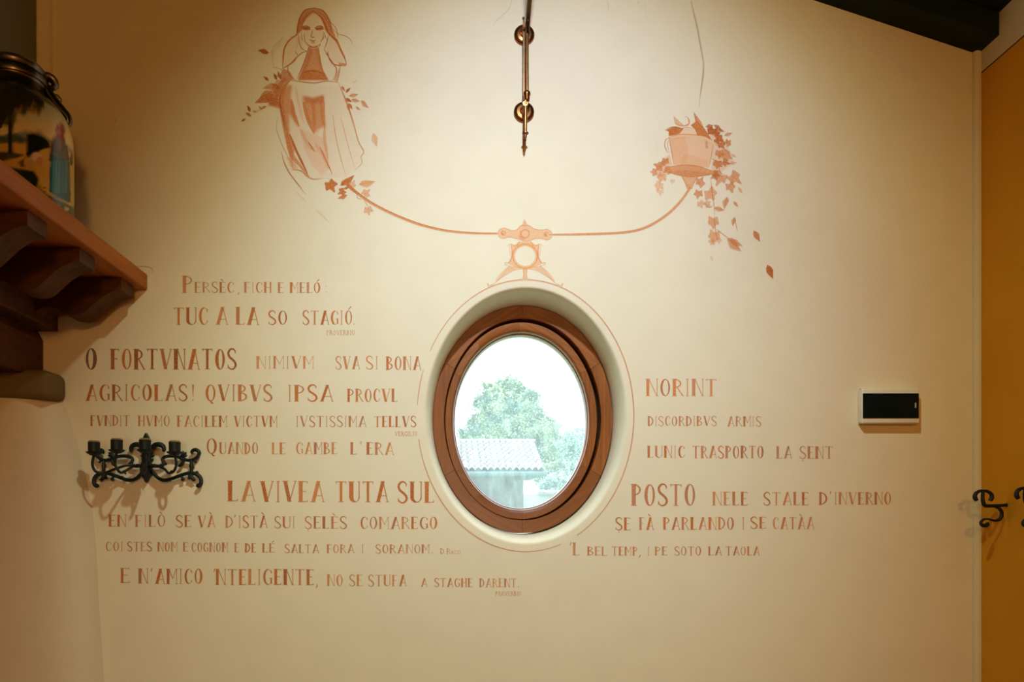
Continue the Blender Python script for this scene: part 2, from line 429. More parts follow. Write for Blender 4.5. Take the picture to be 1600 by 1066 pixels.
# ------------------------------------------------------------------ painted wall: canvas that becomes a thin layer of paint
class Canvas:
    def __init__(s, x0, y0, x1, y1, res, gain=1.0, wg=1.0):
        s.x0, s.y0, s.r = x0, y0, res
        s.w, s.h = int((x1 - x0)*res) + 1, int((y1 - y0)*res) + 1
        s.d = np.zeros((s.h, s.w)); s.t = np.zeros((s.h, s.w)) + 0.4; s.b = np.zeros((s.h, s.w))
        s.tf = lambda x, y: (x, y); s.gain = gain; s.wg = wg
    def pt(s, p):
        x, y = s.tf(p[0], p[1]); return ((x - s.x0)*s.r, (y - s.y0)*s.r)
    def put(s, i0, j0, cov, d, tone, brown=0.0):
        h, w = cov.shape
        a0, b0 = max(i0, 0), max(j0, 0); a1, b1 = min(i0 + h, s.h), min(j0 + w, s.w)
        if a1 <= a0 or b1 <= b0: return
        c = cov[a0-i0:a1-i0, b0-j0:b1-j0] * min(d*s.gain, 1.0)
        D0 = s.d[a0:a1, b0:b1]; T0 = s.t[a0:a1, b0:b1]
        nd = 1 - (1 - D0)*(1 - c)
        k = np.where(nd > 1e-4, c / np.maximum(nd, 1e-4), 0)
        s.t[a0:a1, b0:b1] = T0*(1 - k) + tone*k
        s.b[a0:a1, b0:b1] = s.b[a0:a1, b0:b1]*(1 - k) + brown*k
        s.d[a0:a1, b0:b1] = nd
    def stroke(s, pts, w, d=0.6, tone=0.4, taper=(0.5, 0.3), soft=0.6, brown=0.0, spline=True):
        q = [Vector((*s.pt(p), 0)) for p in pts]
        n = len(q)
        if n > 2 and spline: q, _ = catmull(q, [1]*n, 8)
        L = [0.0]
        for i in range(1, len(q)): L.append(L[-1] + (q[i] - q[i-1]).length)
        tot = max(L[-1], 1e-6); m = max(int(tot / 0.6), 2)
        xs = np.interp(np.linspace(0, tot, m), L, [p.x for p in q]); ys = np.interp(np.linspace(0, tot, m), L, [p.y for p in q])
        u = np.linspace(0, 1, m)
        pw = np.interp(u, [0, 0.25, 0.7, 1], [taper[0], 1, 1, taper[1]]) * (w*s.wg*s.r/2)
        R = pw.max() + 2 + soft*s.r
        j0, i0 = int(xs.min() - R), int(ys.min() - R); j1, i1 = int(xs.max() + R) + 2, int(ys.max() + R) + 2
        cov = np.zeros((i1 - i0, j1 - j0)); sf = max(soft*s.r, 0.7)
        for x, y, r in zip(xs, ys, pw):
            a, b = int(y - r - sf) - i0, int(x - r - sf) - j0
            e, g = int(y + r + sf) + 2 - i0, int(x + r + sf) + 2 - j0
            yy, xx = np.ogrid[a + i0:e + i0, b + j0:g + j0]
            dd = np.sqrt((yy - y)**2 + (xx - x)**2)
            c = np.clip((r + sf*0.5 - dd)/sf, 0, min(1.0, 2*r/1.0))
            np.maximum(cov[a:e, b:g], c, out=cov[a:e, b:g])
        s.put(i0, j0, cov, d, tone, brown)
    def fill(s, pts, d=0.4, tone=0.3, feather=1.5, spline=False, brown=0.0):
        q = [s.pt(p) for p in pts]
        if spline:
            c = [Vector((*p, 0)) for p in q]; c = c[-1:] + c + c[:2]; m, _ = catmull(c, [1]*len(c), 6); q = [(p.x, p.y) for p in m[6:-6]]
        fe = int(max(feather*s.r, 1)); xs = [p[0] for p in q]; ys = [p[1] for p in q]
        j0, i0 = int(min(xs)) - 2*fe - 2, int(min(ys)) - 2*fe - 2; j1, i1 = int(max(xs)) + 2*fe + 3, int(max(ys)) + 2*fe + 3
        yy, xx = np.mgrid[i0:i1, j0:j1]; ins = np.zeros(yy.shape, bool)
        for k in range(len(q)):
            (ax, ay), (bx, by) = q[k], q[(k+1) % len(q)]
            if ay == by: continue
            cnd = ((ay > yy) != (by > yy)) & (xx < (bx - ax)*(yy - ay)/(by - ay) + ax); ins ^= cnd
        cov = ins.astype(float)
        for _ in range(2):
            for ax in (0, 1):
                acc = np.zeros_like(cov); kk = range(-(fe//2) - 0, fe//2 + 1)
                for o in kk: acc += np.roll(cov, o, ax)
                cov = acc/len(kk)
        s.put(i0, j0, cov, d, tone, brown)
    def quad(s, pts, d, tone):
        q = [s.pt(p) for p in pts]; xs = [p[0] for p in q]; ys = [p[1] for p in q]
        j0, i0, j1, i1 = int(min(xs)) - 2, int(min(ys)) - 2, int(max(xs)) + 3, int(max(ys)) + 3
        yy, xx = np.mgrid[i0:i1, j0:j1]; cov = np.ones(yy.shape)
        ar = sum(q[k][0]*q[(k+1) % 4][1] - q[(k+1) % 4][0]*q[k][1] for k in range(4)); sg = 1 if ar > 0 else -1
        for k in range(4):
            (ax, ay), (bx, by) = q[k], q[(k+1) % 4]; l = math.hypot(bx - ax, by - ay) + 1e-9
            cov = np.minimum(cov, np.clip(sg*((bx - ax)*(yy - ay) - (by - ay)*(xx - ax))/l + 0.5, 0, 1))
        s.put(i0, j0, cov, d, tone)
    def ring(s, c, rx, ry, tl, tr, tv, d, tone, clip=None):
        """ellipse outline; clip = function(nx, ny) -> bool, nx/ny normalised, ny upwards"""
        cx, cy = s.pt(c); rx, ry, tl, tr, tv = (k*s.r for k in (rx, ry, tl, tr, tv))
        j0, i0, j1, i1 = int(cx - rx) - 2, int(cy - ry) - 2, int(cx + rx) + 3, int(cy + ry) + 3
        yy, xx = np.mgrid[i0:i1, j0:j1].astype(float)
        def inside(cx, rx, ry):
            rx, ry = max(rx, 0.3), max(ry, 0.3)
            f = np.sqrt(((xx - cx)/rx)**2 + ((yy - cy)/ry)**2)
            g = np.sqrt(((xx - cx)/rx**2)**2 + ((yy - cy)/ry**2)**2) + 1e-6
            return np.clip(0.5 - (f*f - 1)/(2*g*np.maximum(f, 0.05)), 0, 1)
        cov = inside(cx, rx, ry) - inside(cx + (tl - tr)/2, rx - (tl + tr)/2, ry - tv)
        cov = np.clip(cov, 0, 1)
        if clip is not None: cov = cov * clip((xx - cx)/rx, -(yy - cy)/ry)
        s.put(i0, j0, cov, d, tone)
    layer = 0
    def build(s, name, label=None, thr=0.035):
        Canvas.layer += 1
        keep = (np.maximum.reduce([s.d[:-1, :-1], s.d[1:, :-1], s.d[:-1, 1:], s.d[1:, 1:]]) > thr)
        ii, jj = np.nonzero(keep); idx = -np.ones((s.h, s.w), int)
        used = np.zeros((s.h, s.w), bool)
        for di in (0, 1):
            for dj in (0, 1): used[ii + di, jj + dj] = True
        ui, uj = np.nonzero(used); idx[ui, uj] = np.arange(len(ui))
        px, py = s.x0 + uj/s.r, s.y0 + ui/s.r
        v = np.stack([(px - VX)*U, np.full(len(px), -0.00012 - 0.000008*Canvas.layer), EYE + (VY - py)*U], 1)
        f = np.stack([idx[ii, jj], idx[ii+1, jj], idx[ii+1, jj+1], idx[ii, jj+1]], 1)
        me = bpy.data.meshes.new(name); me.from_pydata(v.tolist(), [], f.tolist()); me.update()
        at = me.attributes.new('paint', 'FLOAT_COLOR', 'POINT')
        c = np.stack([np.clip(s.d[ui, uj], 0, 1), np.clip(s.t[ui, uj], 0, 1), np.clip(s.b[ui, uj], 0, 1), np.ones(len(ui))], 1).astype(np.float32)
        at.data.foreach_set('color', c.ravel()); me.materials.append(M_WALL)
        o = bpy.data.objects.new(name, me); COL.objects.link(o); o.parent = wall_back
        if label: o['label'] = label
        return o

# ---- hand-lettered capitals: condensed, one thick stem, hairline second stroke, small serifs
WID = dict(A=.62, B=.5, C=.5, D=.52, E=.44, F=.44, G=.56, H=.56, I=.2, L=.44, M=.66, N=.6, O=.52, P=.48, Q=.54, R=.54, S=.46, T=.56, U=.56, V=.6, Z=.5)
WID.update({'.': .14, ',': .16, ':': .16, "'": .14, '!': .16, 'o': .34, 'z': .3, 'i': .14})
def draw_word(cv, word, x0, x1, top, base, d0=0.85, tone0=0.45, bold=1.0):
    acc = {'È': 'E`', 'É': "E´", 'Ó': "O´", 'Ò': 'O`', 'À': 'A`', 'Ṣ': 'S.'}
    letters = [(acc.get(c, c)[0], acc.get(c, c)[1:]) for c in word]
    H = base - top; GAP = 0.15
    tot = sum(WID[c] for c, _ in letters) + GAP*(len(letters) - 1)
    sx = (x1 - x0)/tot; x = x0
    for c, mark in letters:
        w = WID[c]*sx; d = d0*random.uniform(0.95, 1.2); tn = min(1, max(0, tone0 + random.uniform(-0.14, 0.16)))
        d = min(d, 1.0)
        T = H*0.195*bold*random.uniform(0.85, 1.1); T = min(T, w*0.42); t = max(H*0.05, 0.85); m = (T + t)/2
        jy = random.uniform(-0.012, 0.012)*H
        def X(u): return x + u*w
        def Y(vv): return base + jy - vv*H
        def rect(xa, xb, ya, yb, dd=None): cv.quad([(xa, ya), (xb, ya), (xb, yb), (xa, yb)], dd or d, tn)
        def stem(xc, th, serif=True, ya=0.0, yb=1.0):
            cv.quad([(xc - th/2, Y(ya)), (xc + th/2, Y(ya)), (xc + th*0.56, Y(yb)), (xc - th*0.54, Y(yb))], d if th > t*1.6 else d*0.8, tn)
            if serif:
                e = max(H*0.05, th*0.22)
                for yy in (ya, yb):
                    rect(xc - th/2 - e, xc + th/2 + e, Y(yy) - t*0.45, Y(yy) + t*0.45, d*0.7)
        def bar(xa, xb, vv, tick=0.0):
            rect(xa, xb, Y(vv) - t*0.5, Y(vv) + t*0.5, d*0.8)
            if tick: cv.quad([(xb - t, Y(vv)), (xb, Y(vv)), (xb + t*0.3, Y(vv - tick)), (xb - t*0.5, Y(vv - tick))], d*0.8, tn)
        def diag(xa, ya, xb, yb, th):
            cv.quad([(xa - th/2, Y(ya)), (xa + th/2, Y(ya)), (xb + th/2, Y(yb)), (xb - th/2, Y(yb))], d if th > t*1.6 else d*0.8, tn)
        def srf(xc, vv, e): rect(xc - e, xc + e, Y(vv) - t*0.45, Y(vv) + t*0.45, d*0.7)
        e = H*0.07
        if c == 'I': stem(X(.5), t*1.3 if H < 24 else t*1.5)
        elif c in 'EFL':
            stem(X(0) + T/2, T)
            if c != 'L': bar(X(0) + T, X(.98), 0.985, .09); bar(X(0) + T, X(.78), .52, .05)
            if c != 'F': bar(X(0) + T, X(1), 0.015, -.1)
        elif c == 'T': stem(X(.5), m, False); bar(X(0), X(1), .985, .1); bar(X(0), X(0) + t, .985, .1); srf(X(.5), 0, m*0.5 + e)
        elif c == 'H': stem(X(0) + T/2, T); stem(X(1) - m/2, m); bar(X(0) + T, X(1) - m, .5)
        elif c == 'N':
            stem(X(0) + T/2, T); diag(X(0) + T*0.9, 1, X(1) - t, 0, t*1.25); stem(X(1) - t/2, t); 
        elif c == 'M':
            stem(X(0) + T/2, T); diag(X(0) + T*0.9, 1, X(.58), .35, t*1.3); diag(X(1) - t, 1, X(.58), .35, t); stem(X(1) - t/2, t)
        elif c == 'A':
            diag(X(.58), 1, X(.02) + T/2, 0, T*0.95); diag(X(.60), 1, X(.97), 0, t*1.2); bar(X(.27), X(.85), .3)
            srf(X(.02) + T/2, 0, T*.5 + e*.6); srf(X(.97), 0, e); srf(X(.56), 1, T*.5)
        elif c == 'V':
            diag(X(0) + T/2, 1, X(.5), 0, T*0.95); diag(X(.98), 1, X(.52), 0, t*1.2); srf(X(0) + T/2, 1, T*.5 + e*.7); srf(X(.96), 1, e)
        elif c == 'U':
            cv.ring((X(.5), Y(.26)), w*.5, H*.27, T, t*1.3, t, d, tn, lambda nx, ny: ny < 0)
            rect(X(0), X(0) + T, Y(1), Y(.25)); rect(X(1) - t*1.3, X(1), Y(1), Y(.25), d*0.8); srf(X(0) + T/2, 1, T*.5 + e*.7); srf(X(1) - t, 1, e)
        elif c in 'OQ':
            a = random.random() < 0.5
            cv.ring((X(.5), Y(.5)), w*.5, H*.515, T*(.85 if a else .6), T*(.6 if a else .85), t, d, tn)
            if c == 'Q': cv.stroke([(X(.5), Y(.02)), (X(.62), Y(-.1)), (X(.8), Y(-.14))], t*2, d, tn, (1, .3), .3)
        elif c in 'CG':
            cv.ring((X(.53), Y(.5)), w*.53, H*.515, T*.8, t, t, d, tn, lambda nx, ny: (nx < .25) | ((nx < .85) & (abs(ny) > .45)))
            bar(X(.93) - t, X(.93), .86, 0); rect(X(.9) - t*.6, X(.9) + t*.6, Y(.93), Y(.76), d*.8)
            if c == 'C': rect(X(.92) - t*.5, X(.92) + t*.5, Y(.2), Y(.1), d*.6)
            else: rect(X(.92) - m*.5, X(.92) + m*.35, Y(.42), Y(.06)); bar(X(.68), X(1.02), .42)
        elif c == 'D':
            stem(X(0) + T*.45, T*.9); cv.ring((X(0) + T*.45, Y(.5)), w - T*.45, H*.5, t, T*.7, t, d, tn, lambda nx, ny: nx > 0)
        elif c in 'PR':
            stem(X(0) + T/2, T); cv.ring((X(0) + T*.6, Y(.74)), w*(.95 if c == 'P' else .85) - T*.6, H*.265, t, m*.75, t, d, tn, lambda nx, ny: nx > 0)
            if c == 'R': cv.quad([(X(.38), Y(.5)), (X(.38) + t*1.6, Y(.5)), (X(1) + t, Y(0)), (X(1) - t, Y(0))], d*.85, tn); srf(X(1), 0, e*.8)
        elif c == 'B':
            stem(X(0) + T/2, T)
            cv.ring((X(0) + T*.6, Y(.765)), w*.84 - T*.6, H*.235, t, m*.8, t, d, tn, lambda nx, ny: nx > 0)
            cv.ring((X(0) + T*.6, Y(.265)), w - T*.6, H*.265, t, m*.9, t, d, tn, lambda nx, ny: nx > 0)
        elif c == 'S':
            cv.stroke([(X(.92), Y(.84)), (X(.72), Y(.985)), (X(.35), Y(.985)), (X(.1), Y(.82)), (X(.2), Y(.62)), (X(.55), Y(.48)), (X(.88), Y(.32)), (X(.93), Y(.15)), (X(.68), Y(.01)), (X(.3), Y(.01)), (X(.05), Y(.15))], m*.95, d, tn, (.35, .35), .35)
            rect(X(.9) - t*.5, X(.9) + t*.5, Y(.95), Y(.78), d*.7); rect(X(.06) - t*.5, X(.06) + t*.5, Y(.22), Y(.03), d*.7)
        elif c == '.': cv.stroke([(X(.5), Y(.04)), (X(.5), Y(.0))], max(T*.7, 1.3), d, tn, (1, 1), .3)
        elif c == ',': cv.stroke([(X(.6), Y(.03)), (X(.5), Y(-.08)), (X(.1), Y(-.2))], max(T*.7, 1.4), d, tn, (1, .3), .3)
        elif c == ':':
            for q in (.05, .75): cv.stroke([(X(.5), Y(q)), (X(.5), Y(q - .04))], max(T*.6, 1.3), d*.7, tn, (1, 1), .3)
        elif c == "'": cv.stroke([(X(.6), Y(1.0)), (X(.5), Y(.9)), (X(.2), Y(.78))], max(T*.7, 1.3), d, tn, (1, .3), .3)
        elif c == '!': cv.quad([(X(.2), Y(1)), (X(.8), Y(1)), (X(.6), Y(.25)), (X(.45), Y(.25))], d, tn); cv.stroke([(X(.5), Y(.06)), (X(.5), Y(.02))], max(T*.7, 1.4), d, tn, (1, 1), .3)
        elif c == 'o': cv.ring((X(.5), Y(.3)), w*.5, H*.3, t*1.3, t*1.3, t, d, tn)
        elif c == 'z': bar(X(0), X(1), .58); bar(X(0), X(1), .02); diag(X(.9), .58, X(.1), 0, t*1.2)
        elif c == 'i': stem(X(.5), t*1.3, False, 0, .58); cv.stroke([(X(.5), Y(.8)), (X(.5), Y(.78))], 1.3, d, tn, (1, 1), .3)
        if mark == '`': cv.stroke([(X(.5) - H*.13, Y(1.26)), (X(.5) + H*.06, Y(1.08))], max(H*.07, 1.4), d, tn, (1, .4), .3)
        if mark == '´': cv.stroke([(X(.5) + H*.18, Y(1.28)), (X(.5) - H*.03, Y(1.07))], max(H*.07, 1.4), d, tn, (1, .4), .3)
        if mark == '.': cv.stroke([(X(.5), Y(-.15)), (X(.5), Y(-.18))], 1.6, d, tn, (1, 1), .3)
        x += w + GAP*sx

LINES = [
 ('the line about peaches, figs and melons, top left of the window', .48, .85, [('P',285.6,301,431.6,457.8),('ERSÈC',304.6,365.6,441,457.4),(',',371,374.5,441,457.4),('FICH',381.7,423.7,441,457.4),('E',434.4,442.7,441.3,457.6),('MELÓ',453.2,500.3,441.5,457.8),(':',508,511,444,457)]),
 ('large painted line reading TUC A LA SO STAGIÓ', .5, .9, [('TUC',271.2,325,481,507.6),('A',337.5,355.5,480.5,507.4),('LA',369,403.8,480.5,507.4),('SO',419.3,448.3,486,507.2),('STAGIÓ',473,550,485.8,507.2),('.',551.6,554.5,486,507.2)]),
 ('tiny painted word under the season proverb', .4, .6, [('PROVERBIO',510.3,554,516.3,523.7)]),
 ('painted line beginning O FORTVNATOS', .6, .95, [('O',134,151.5,544.4,577,1.0),('FORTVNATOS',173.4,368.9,545.7,577)]),
 ('painted words NIMIVM SVA SI BONA left of the window', .42, .85, [('NIMIVM',400.8,489.7,557,576),('SVA',524.5,561.8,557,576.8),('SI',571.8,591,557,577),('BONA',603.5,657.7,557.4,578)]),
 ('painted line beginning AGRICOLAS with an exclamation mark', .55, .92, [('AGRICOLAS',134,292.4,601.4,626.3),('!',299.4,303.8,601.5,626.3),('QVIBVS',321.3,424.8,601.6,627),('IPSA',449.4,520,602,627.3),('PROCVL',543,621,608,628)]),
 ('painted line beginning FVNDIT HVMO FACILEM', .55, .88, [('FVNDIT',141.4,202.3,649.4,665.6),('HVMO',216,265,649.6,666),('FACILEM',277,354.5,650,667),('VICTVM',365.9,433,650.3,667),('IVSTISSIMA',462.5,572,650.5,667),('TELLVS',584.8,650,650.7,667.3)]),
 ('tiny painted name under the Latin verse', .45, .65, [('VERGILIO',617,651.3,674.5,681.4)]),
 ('painted line beginning QUANDO LE GAMBE beside the left sconce', .48, .85, [('Q',323,338.8,685.4,709),('UANDO',343,403,691.5,709.7),('LE',425,446,691.7,709.8),('GAMBE',462.8,526.5,691.7,710),('L',547.7,557.4,691.7,710.4),("'",563,565,690.5,710.4),('ERA',573,615,691.7,710.7)]),
 ('large painted words LA VIVEA TUTA SUL', .42, .95, [('LA',356.3,398.2,752,783.4),('VIVEA',407,506,752.4,784.3),('TUTA',524.5,606,753,784.8),('SUL',621.5,678,753.6,785.8)]),
 ('painted line beginning EN FILÒ SE VÀ', .5, .88, [('EN',170.3,196.8,805,823),('FILÒ',211.6,258,805,823.2),('SE',275,298.6,805.6,823.8),('VÀ',309.5,335.8,806,824.2),('D',352.6,364,806.2,824.6),("'",366,368.5,805,824.6),('ISTÀ',372.6,417.4,806.3,825),('SUI',429,461,807.4,825.4),('ṢELÈS',476.4,541.7,807.4,826),('COMAREGO',563.5,683.2,808,826.6)]),
 ('painted line beginning COI STES NOM E COGNOM', .52, .82, [('COI',165.4,192,847,861.2),('STES',199,237,847.2,861.4),('NOM',246.4,277,847.6,861.8),('E',286.3,293.7,848,862),('COGNOM',299.5,356,848.4,862.6),('E',366.6,373,849.2,863.2),('DE',383,400,849.4,863.4),('LÉ',410,429,849.6,863.4),('SALTA',445,498,851,864.3),('FORA',511,553,851,864.4),('I',564,569,851,864.6),('SORANOM',587,670.6,851.4,864.8),('.',674,677,852,864.8)]),
 ('tiny painted signature after the word SORANOM', .45, .6, [('D',688,694,857.5,865.7),('R',698,704,857.5,865.8),('ozzi',705,719.3,857.5,865.8)]),
 ('painted line beginning E N\'AMICO \'NTELIGENTE', .52, .92, [('E',189,202.6,888.4,911),('N',216.5,231,888.6,911.4),("'",235,238.3,888.6,911.4),('AMICO',242.4,316.4,889.3,912.4),("'",333,337,889.3,912.4),('NTELIGENTE',337.6,490,890,914),(',',493.5,497,891,914.8)]),
 ('painted words NO SE STUFA A STAGHE DARENT under the window', .42, .82, [('NO',511.5,535.3,898.4,915.6),('SE',546,566,898.6,915.8),('STUFA',575.6,634.8,898.8,916.2),('A',657.8,667.3,904,916.8),('STAGHE',678.9,737.8,904,917.2),('DARENT',749.3,806.5,904.4,917.6),('.',808.6,811.6,905,917.6)]),
 ('tiny painted word under the line ending DARENT', .4, .6, [('PROVERBIO',774.4,814,924.5,931)]),
 ('large painted word NORINT right of the window', .36, .82, [('NORINT',1010,1119.3,592.8,618.8)]),
 ('painted words DISCORDIBVS ARMIS', .46, .8, [('DISCORDIBVS',1012.3,1119.3,650.7,665.6),('ARMIS',1136.5,1189,651,666.2)]),
 ('painted words LUNIC TRASPORTO LA SENT', .46, .85, [('LUNIC',1011.7,1069.8,697,715.2),('TRASPORTO',1082,1193,697.2,716),('LA',1213.4,1237,697.8,716.4),('ṢENT',1249.5,1301,698,716.8)]),
 ('painted words POSTO NELE STALE D\'INVERNO', .44, .85, [('POSTO',987,1086,757,790),('NELE',1113.7,1168,769,789.6),('STALE',1193,1263,769.4,789.4),('D',1280,1292.5,769.4,788.8),("'",1296,1299,768,788.8),('INVERNO',1303.7,1392,769.6,788.4)]),
 ('painted words SE FÀ PARLANDO I SE CATÀA', .45, .85, [('ṢE',961.8,984.8,809,828.4),('FÀ',999,1021,808.8,828),('PARLANDO',1036.4,1146.7,808.5,827.7),('I',1159.6,1163,808.4,827.2),('SE',1172.7,1196.7,808.2,826.2),('CATÀA',1207.5,1271.6,808.4,826.7)]),
 ('painted words \'L BEL TEMP, I PE SOTO LA TAOLA', .45, .85, [("'",890,893.5,848,867.6),('L',895.3,904.8,848,867.6),('BEL',918,948.3,854.7,868.2),('TEMP',956,996,854.7,868.2),(',',998,1001.5,854.7,868.2),('I',1011,1015,854.7,868),('PE',1023.6,1042,854.7,868),('SOTO',1054,1095.4,854.4,868),('LA',1107,1127.5,854.4,867.8),('TAOLA',1134,1186.6,854.4,867.8)]),
]
for label, tone, dens, words in LINES:
    xs = [w[1] for w in words] + [w[2] for w in words]
    hh = max(w[4] - w[3] for w in words)
    cv = Canvas(min(xs) - 6, min(w[3] for w in words) - hh*0.4, max(xs) + 6, max(w[4] for w in words) + hh*0.35, 2.4 if hh > 10 else 4.0)
    for wd, x0, x1, tp, bs, *tn in words: draw_word(cv, wd, x0, x1, tp, bs, dens, tn[0] if tn else tone)
    cv.build('inscription', label)

# ---- oval outline
cv = Canvas(640, 425, 1002, 875, 2.2)
def oval(t0, t1, w=1.9, d=.75):
    cv.stroke([(821 + 169.3*math.cos(math.radians(t)), 649.8 - 212.4*math.sin(math.radians(t))) for t in np.arange(t0, t1 + 0.01, 3)], w, d, .42, (.7, .6), .5)
oval(-61.5, 152.4); oval(160.5, 177.5, 1.5, .7); oval(190, 291.5, 1.7)
cv.build('painted_oval_line', 'thin red painted line around the oval window')

# ---- cracks and scuffs in the plaster beside the mantel shelf
cv = Canvas(90, 60, 262, 440, 1.6)
cv.stroke([(211,418),(222,416.5),(236,419),(239,427)], 1.3, .7, .9, (.6, .4), .5, brown=.9)
cv.stroke([(219,98),(223,101)], 1.6, .3, .9, (.6, .4), .8, brown=.9); cv.stroke([(182,184),(179,195)], 1.6, .35, .9, (.6, .3), .8, brown=.9); cv.stroke([(145,290),(147,318)], 1.0, .22, .9, (.4, .4), .8, brown=.9)
cv.build('plaster_crack', 'thin dark crack in the plaster above the end of the mantel shelf')

# ---- leaves
def leaf(cv, x, y, L, ang, w=0.42, d=.5, tone=.35, line=True, k=1.0):
    """pointed leaf: x, y in the canvas' current units, base at (x, y), ang in degrees clockwise from right"""
    a = math.radians(ang); c, s = math.cos(a), math.sin(a)
    def q(u, v): return (x + (u*c - v*s)*L, y + (u*s + v*c)*L)
    b = random.uniform(-.08, .08)
    cv.fill([q(0, 0), q(.2, w*.35), q(.45, w*.5 + b), q(.75, w*.28 + b), q(1, b), q(.75, -w*.22 + b), q(.45, -w*.5 + b), q(.2, -w*.38)], d, tone, .6*k)
    if line:
        cv.stroke([q(0, 0), q(.5, b*.5), q(1, b)], 1.0*k, d*.7, min(1, tone + .2), (.8, .4), .5)
        cv.stroke([q(0, 0), q(.2, w*.37), q(.45, w*.52 + b), q(.75, w*.3 + b), q(1, b)], .9*k, d*.6, min(1, tone + .15), (.8, .4), .5)
def ivy(cv, x, y, R, ang, d=.5, tone=.35):
    a = math.radians(ang)
    pts = []
    for k, (th, r) in enumerate([(-180, .3), (-135, .75), (-100, .66), (-60, .9), (-28, .66), (0, 1.15), (28, .66), (60, .9), (100, .66), (135, .75)]):
        t = a + math.radians(th); r *= random.uniform(.85, 1.1); pts.append((x + R*r*math.cos(t), y + R*r*math.sin(t)))
    cv.fill(pts, d, tone, .9, spline=True)
    cv.stroke(pts + pts[:1], .9, d*.6, min(1, tone + .2), (.8, .5), .5)
    for th in (-55, 0, 55):
        t = a + math.radians(th); cv.stroke([(x - .2*R*math.cos(a), y - .2*R*math.sin(a)), (x + .8*R*math.cos(t), y + .8*R*math.sin(t))], .8, d*.5, min(1, tone + .2), (.8, .3), .5)

# ---- painted girl
cv = Canvas(366, 4, 600, 352, 1.9, 1.85, 1.2)
A = lambda x, y: (360 + x/5.331, y/5.331)
B = lambda x, y: (400 + x/4.845, 130 + y/4.845)
cv.tf = A
S = cv.stroke; FI = cv.fill
FI([(700,66),(640,74),(590,115),(565,180),(552,265),(560,292),(592,255),(602,205),(640,150),(692,108),(742,140),(778,190),(788,250),(830,305),(880,320),(855,240),(832,165),(800,110),(750,75)], .42, .30, 1.2)
FI([(735,110),(780,150),(800,210),(830,270),(845,300),(800,270),(780,210),(760,160)], .30, .4, 1.2)
FI([(560,200),(600,150),(640,110),(600,190),(590,260),(555,285)], .28, .4, 1.2)
for p, w, d in [([(700,68),(625,85),(580,150),(560,230),(548,290),(500,312)],2.0,.62), ([(690,92),(635,138),(604,195),(590,262)],1.5,.5), ([(690,88),(640,110),(590,180),(575,250)],1.2,.4),
                ([(700,68),(775,95),(825,180),(840,255),(870,300)],1.8,.6), ([(700,98),(755,145),(795,215),(820,280),(880,330),(915,400),(950,470)],2.2,.62), ([(720,90),(780,135),(815,200),(835,270)],1.3,.5),
                ([(745,130),(775,190),(800,250),(830,300)],1.3,.5), ([(825,175),(878,235),(892,290),(896,335)],1.0,.5), ([(890,283),(950,298),(995,325),(1016,362)],1.0,.45), ([(840,230),(900,285),(930,290)],.9,.3),
                ([(700,70),(690,100),(697,125)],1.0,.4)]:
    S(p, w, d, .5)
FI([(610,205),(650,140),(700,120),(745,150),(775,215),(772,290),(745,360),(692,390),(645,365),(612,300)], .10, .15, 2)
FI([(598,222),(660,228),(668,250),(625,254),(597,246)], .48, .55, 1.0); FI([(706,232),(772,222),(780,246),(745,254),(710,250)], .48, .55, 1.0)
S([(595,226),(630,218),(670,232)], 1.4, .55, .6); S([(704,232),(740,218),(780,226)], 1.4, .55, .6)
S([(605,243),(635,236),(662,247)], 1.1, .6, .8); S([(712,247),(742,236),(772,243)], 1.1, .6, .8)
S([(684,250),(676,290),(672,304),(688,314),(704,304)], 1.2, .5, .5); S([(684,310),(694,310)], 1.5, .6, .8)
S([(660,332),(680,340),(692,342),(712,334)], 1.5, .6, .65); S([(672,352),(692,357),(706,350)], 1.6, .4, .4); S([(640,365),(665,386),(692,392),(722,384),(740,368)], 1.5, .55, .5)
FI([(655,384),(692,394),(728,384),(735,400),(650,402)], .35, .5, 1.0)
for p, w, d in [([(566,292),(572,350),(596,405),(640,428)],1.3,.55), ([(592,270),(598,325),(612,352)],1.1,.45), ([(612,282),(622,340),(648,384)],1.2,.5), ([(580,300),(590,350),(610,395)],.9,.3), ([(648,384),(655,400),(640,428)],1.2,.5),
                ([(815,298),(803,355),(782,412)],1.3,.55), ([(775,262),(790,300),(800,330)],1.1,.5), ([(752,352),(772,310),(770,275)],1.2,.5), ([(770,330),(786,300)],.9,.4), ([(735,396),(752,360)],1.2,.5),
                ([(640,428),(600,440),(556,475),(520,512),(480,547)],1.4,.55), ([(480,547),(482,600),(512,650),(548,666)],1.4,.6), ([(650,402),(628,480),(596,565),(556,655)],1.5,.6),
                ([(735,400),(745,485),(770,590),(818,666)],1.5,.6), ([(782,412),(815,470),(862,538),(884,580),(872,640),(850,668)],1.4,.55), ([(915,545),(905,610),(890,680)],1.2,.5),
                ([(556,292),(492,335),(452,400),(440,480),(437,568)],2.1,.6), ([(437,568),(480,547),(535,505),(562,462)],1.6,.6), ([(540,428),(560,464)],1.1,.5), ([(545,300),(560,360),(540,430)],.8,.2),
                ([(845,312),(888,352),(920,420),(952,485),(966,540)],2.2,.65), ([(966,540),(905,546),(850,528),(816,470),(812,428)],1.6,.6), ([(806,440),(820,470)],1.8,.55)]:
    S(p, w, d, .48)
FI([(490,340),(556,300),(600,430),(540,505),(445,560),(445,420)], .10, .2, 2.5); FI([(840,315),(900,370),(955,535),(870,530),(800,430),(815,330)], .10, .2, 2.5)
FI([(900,520),(968,530),(960,552),(905,548)], .4, .35, .8)
FI([(654,402),(734,402),(748,500),(775,600),(815,668),(560,668),(602,560),(634,470)], .44, .30, 1.2)
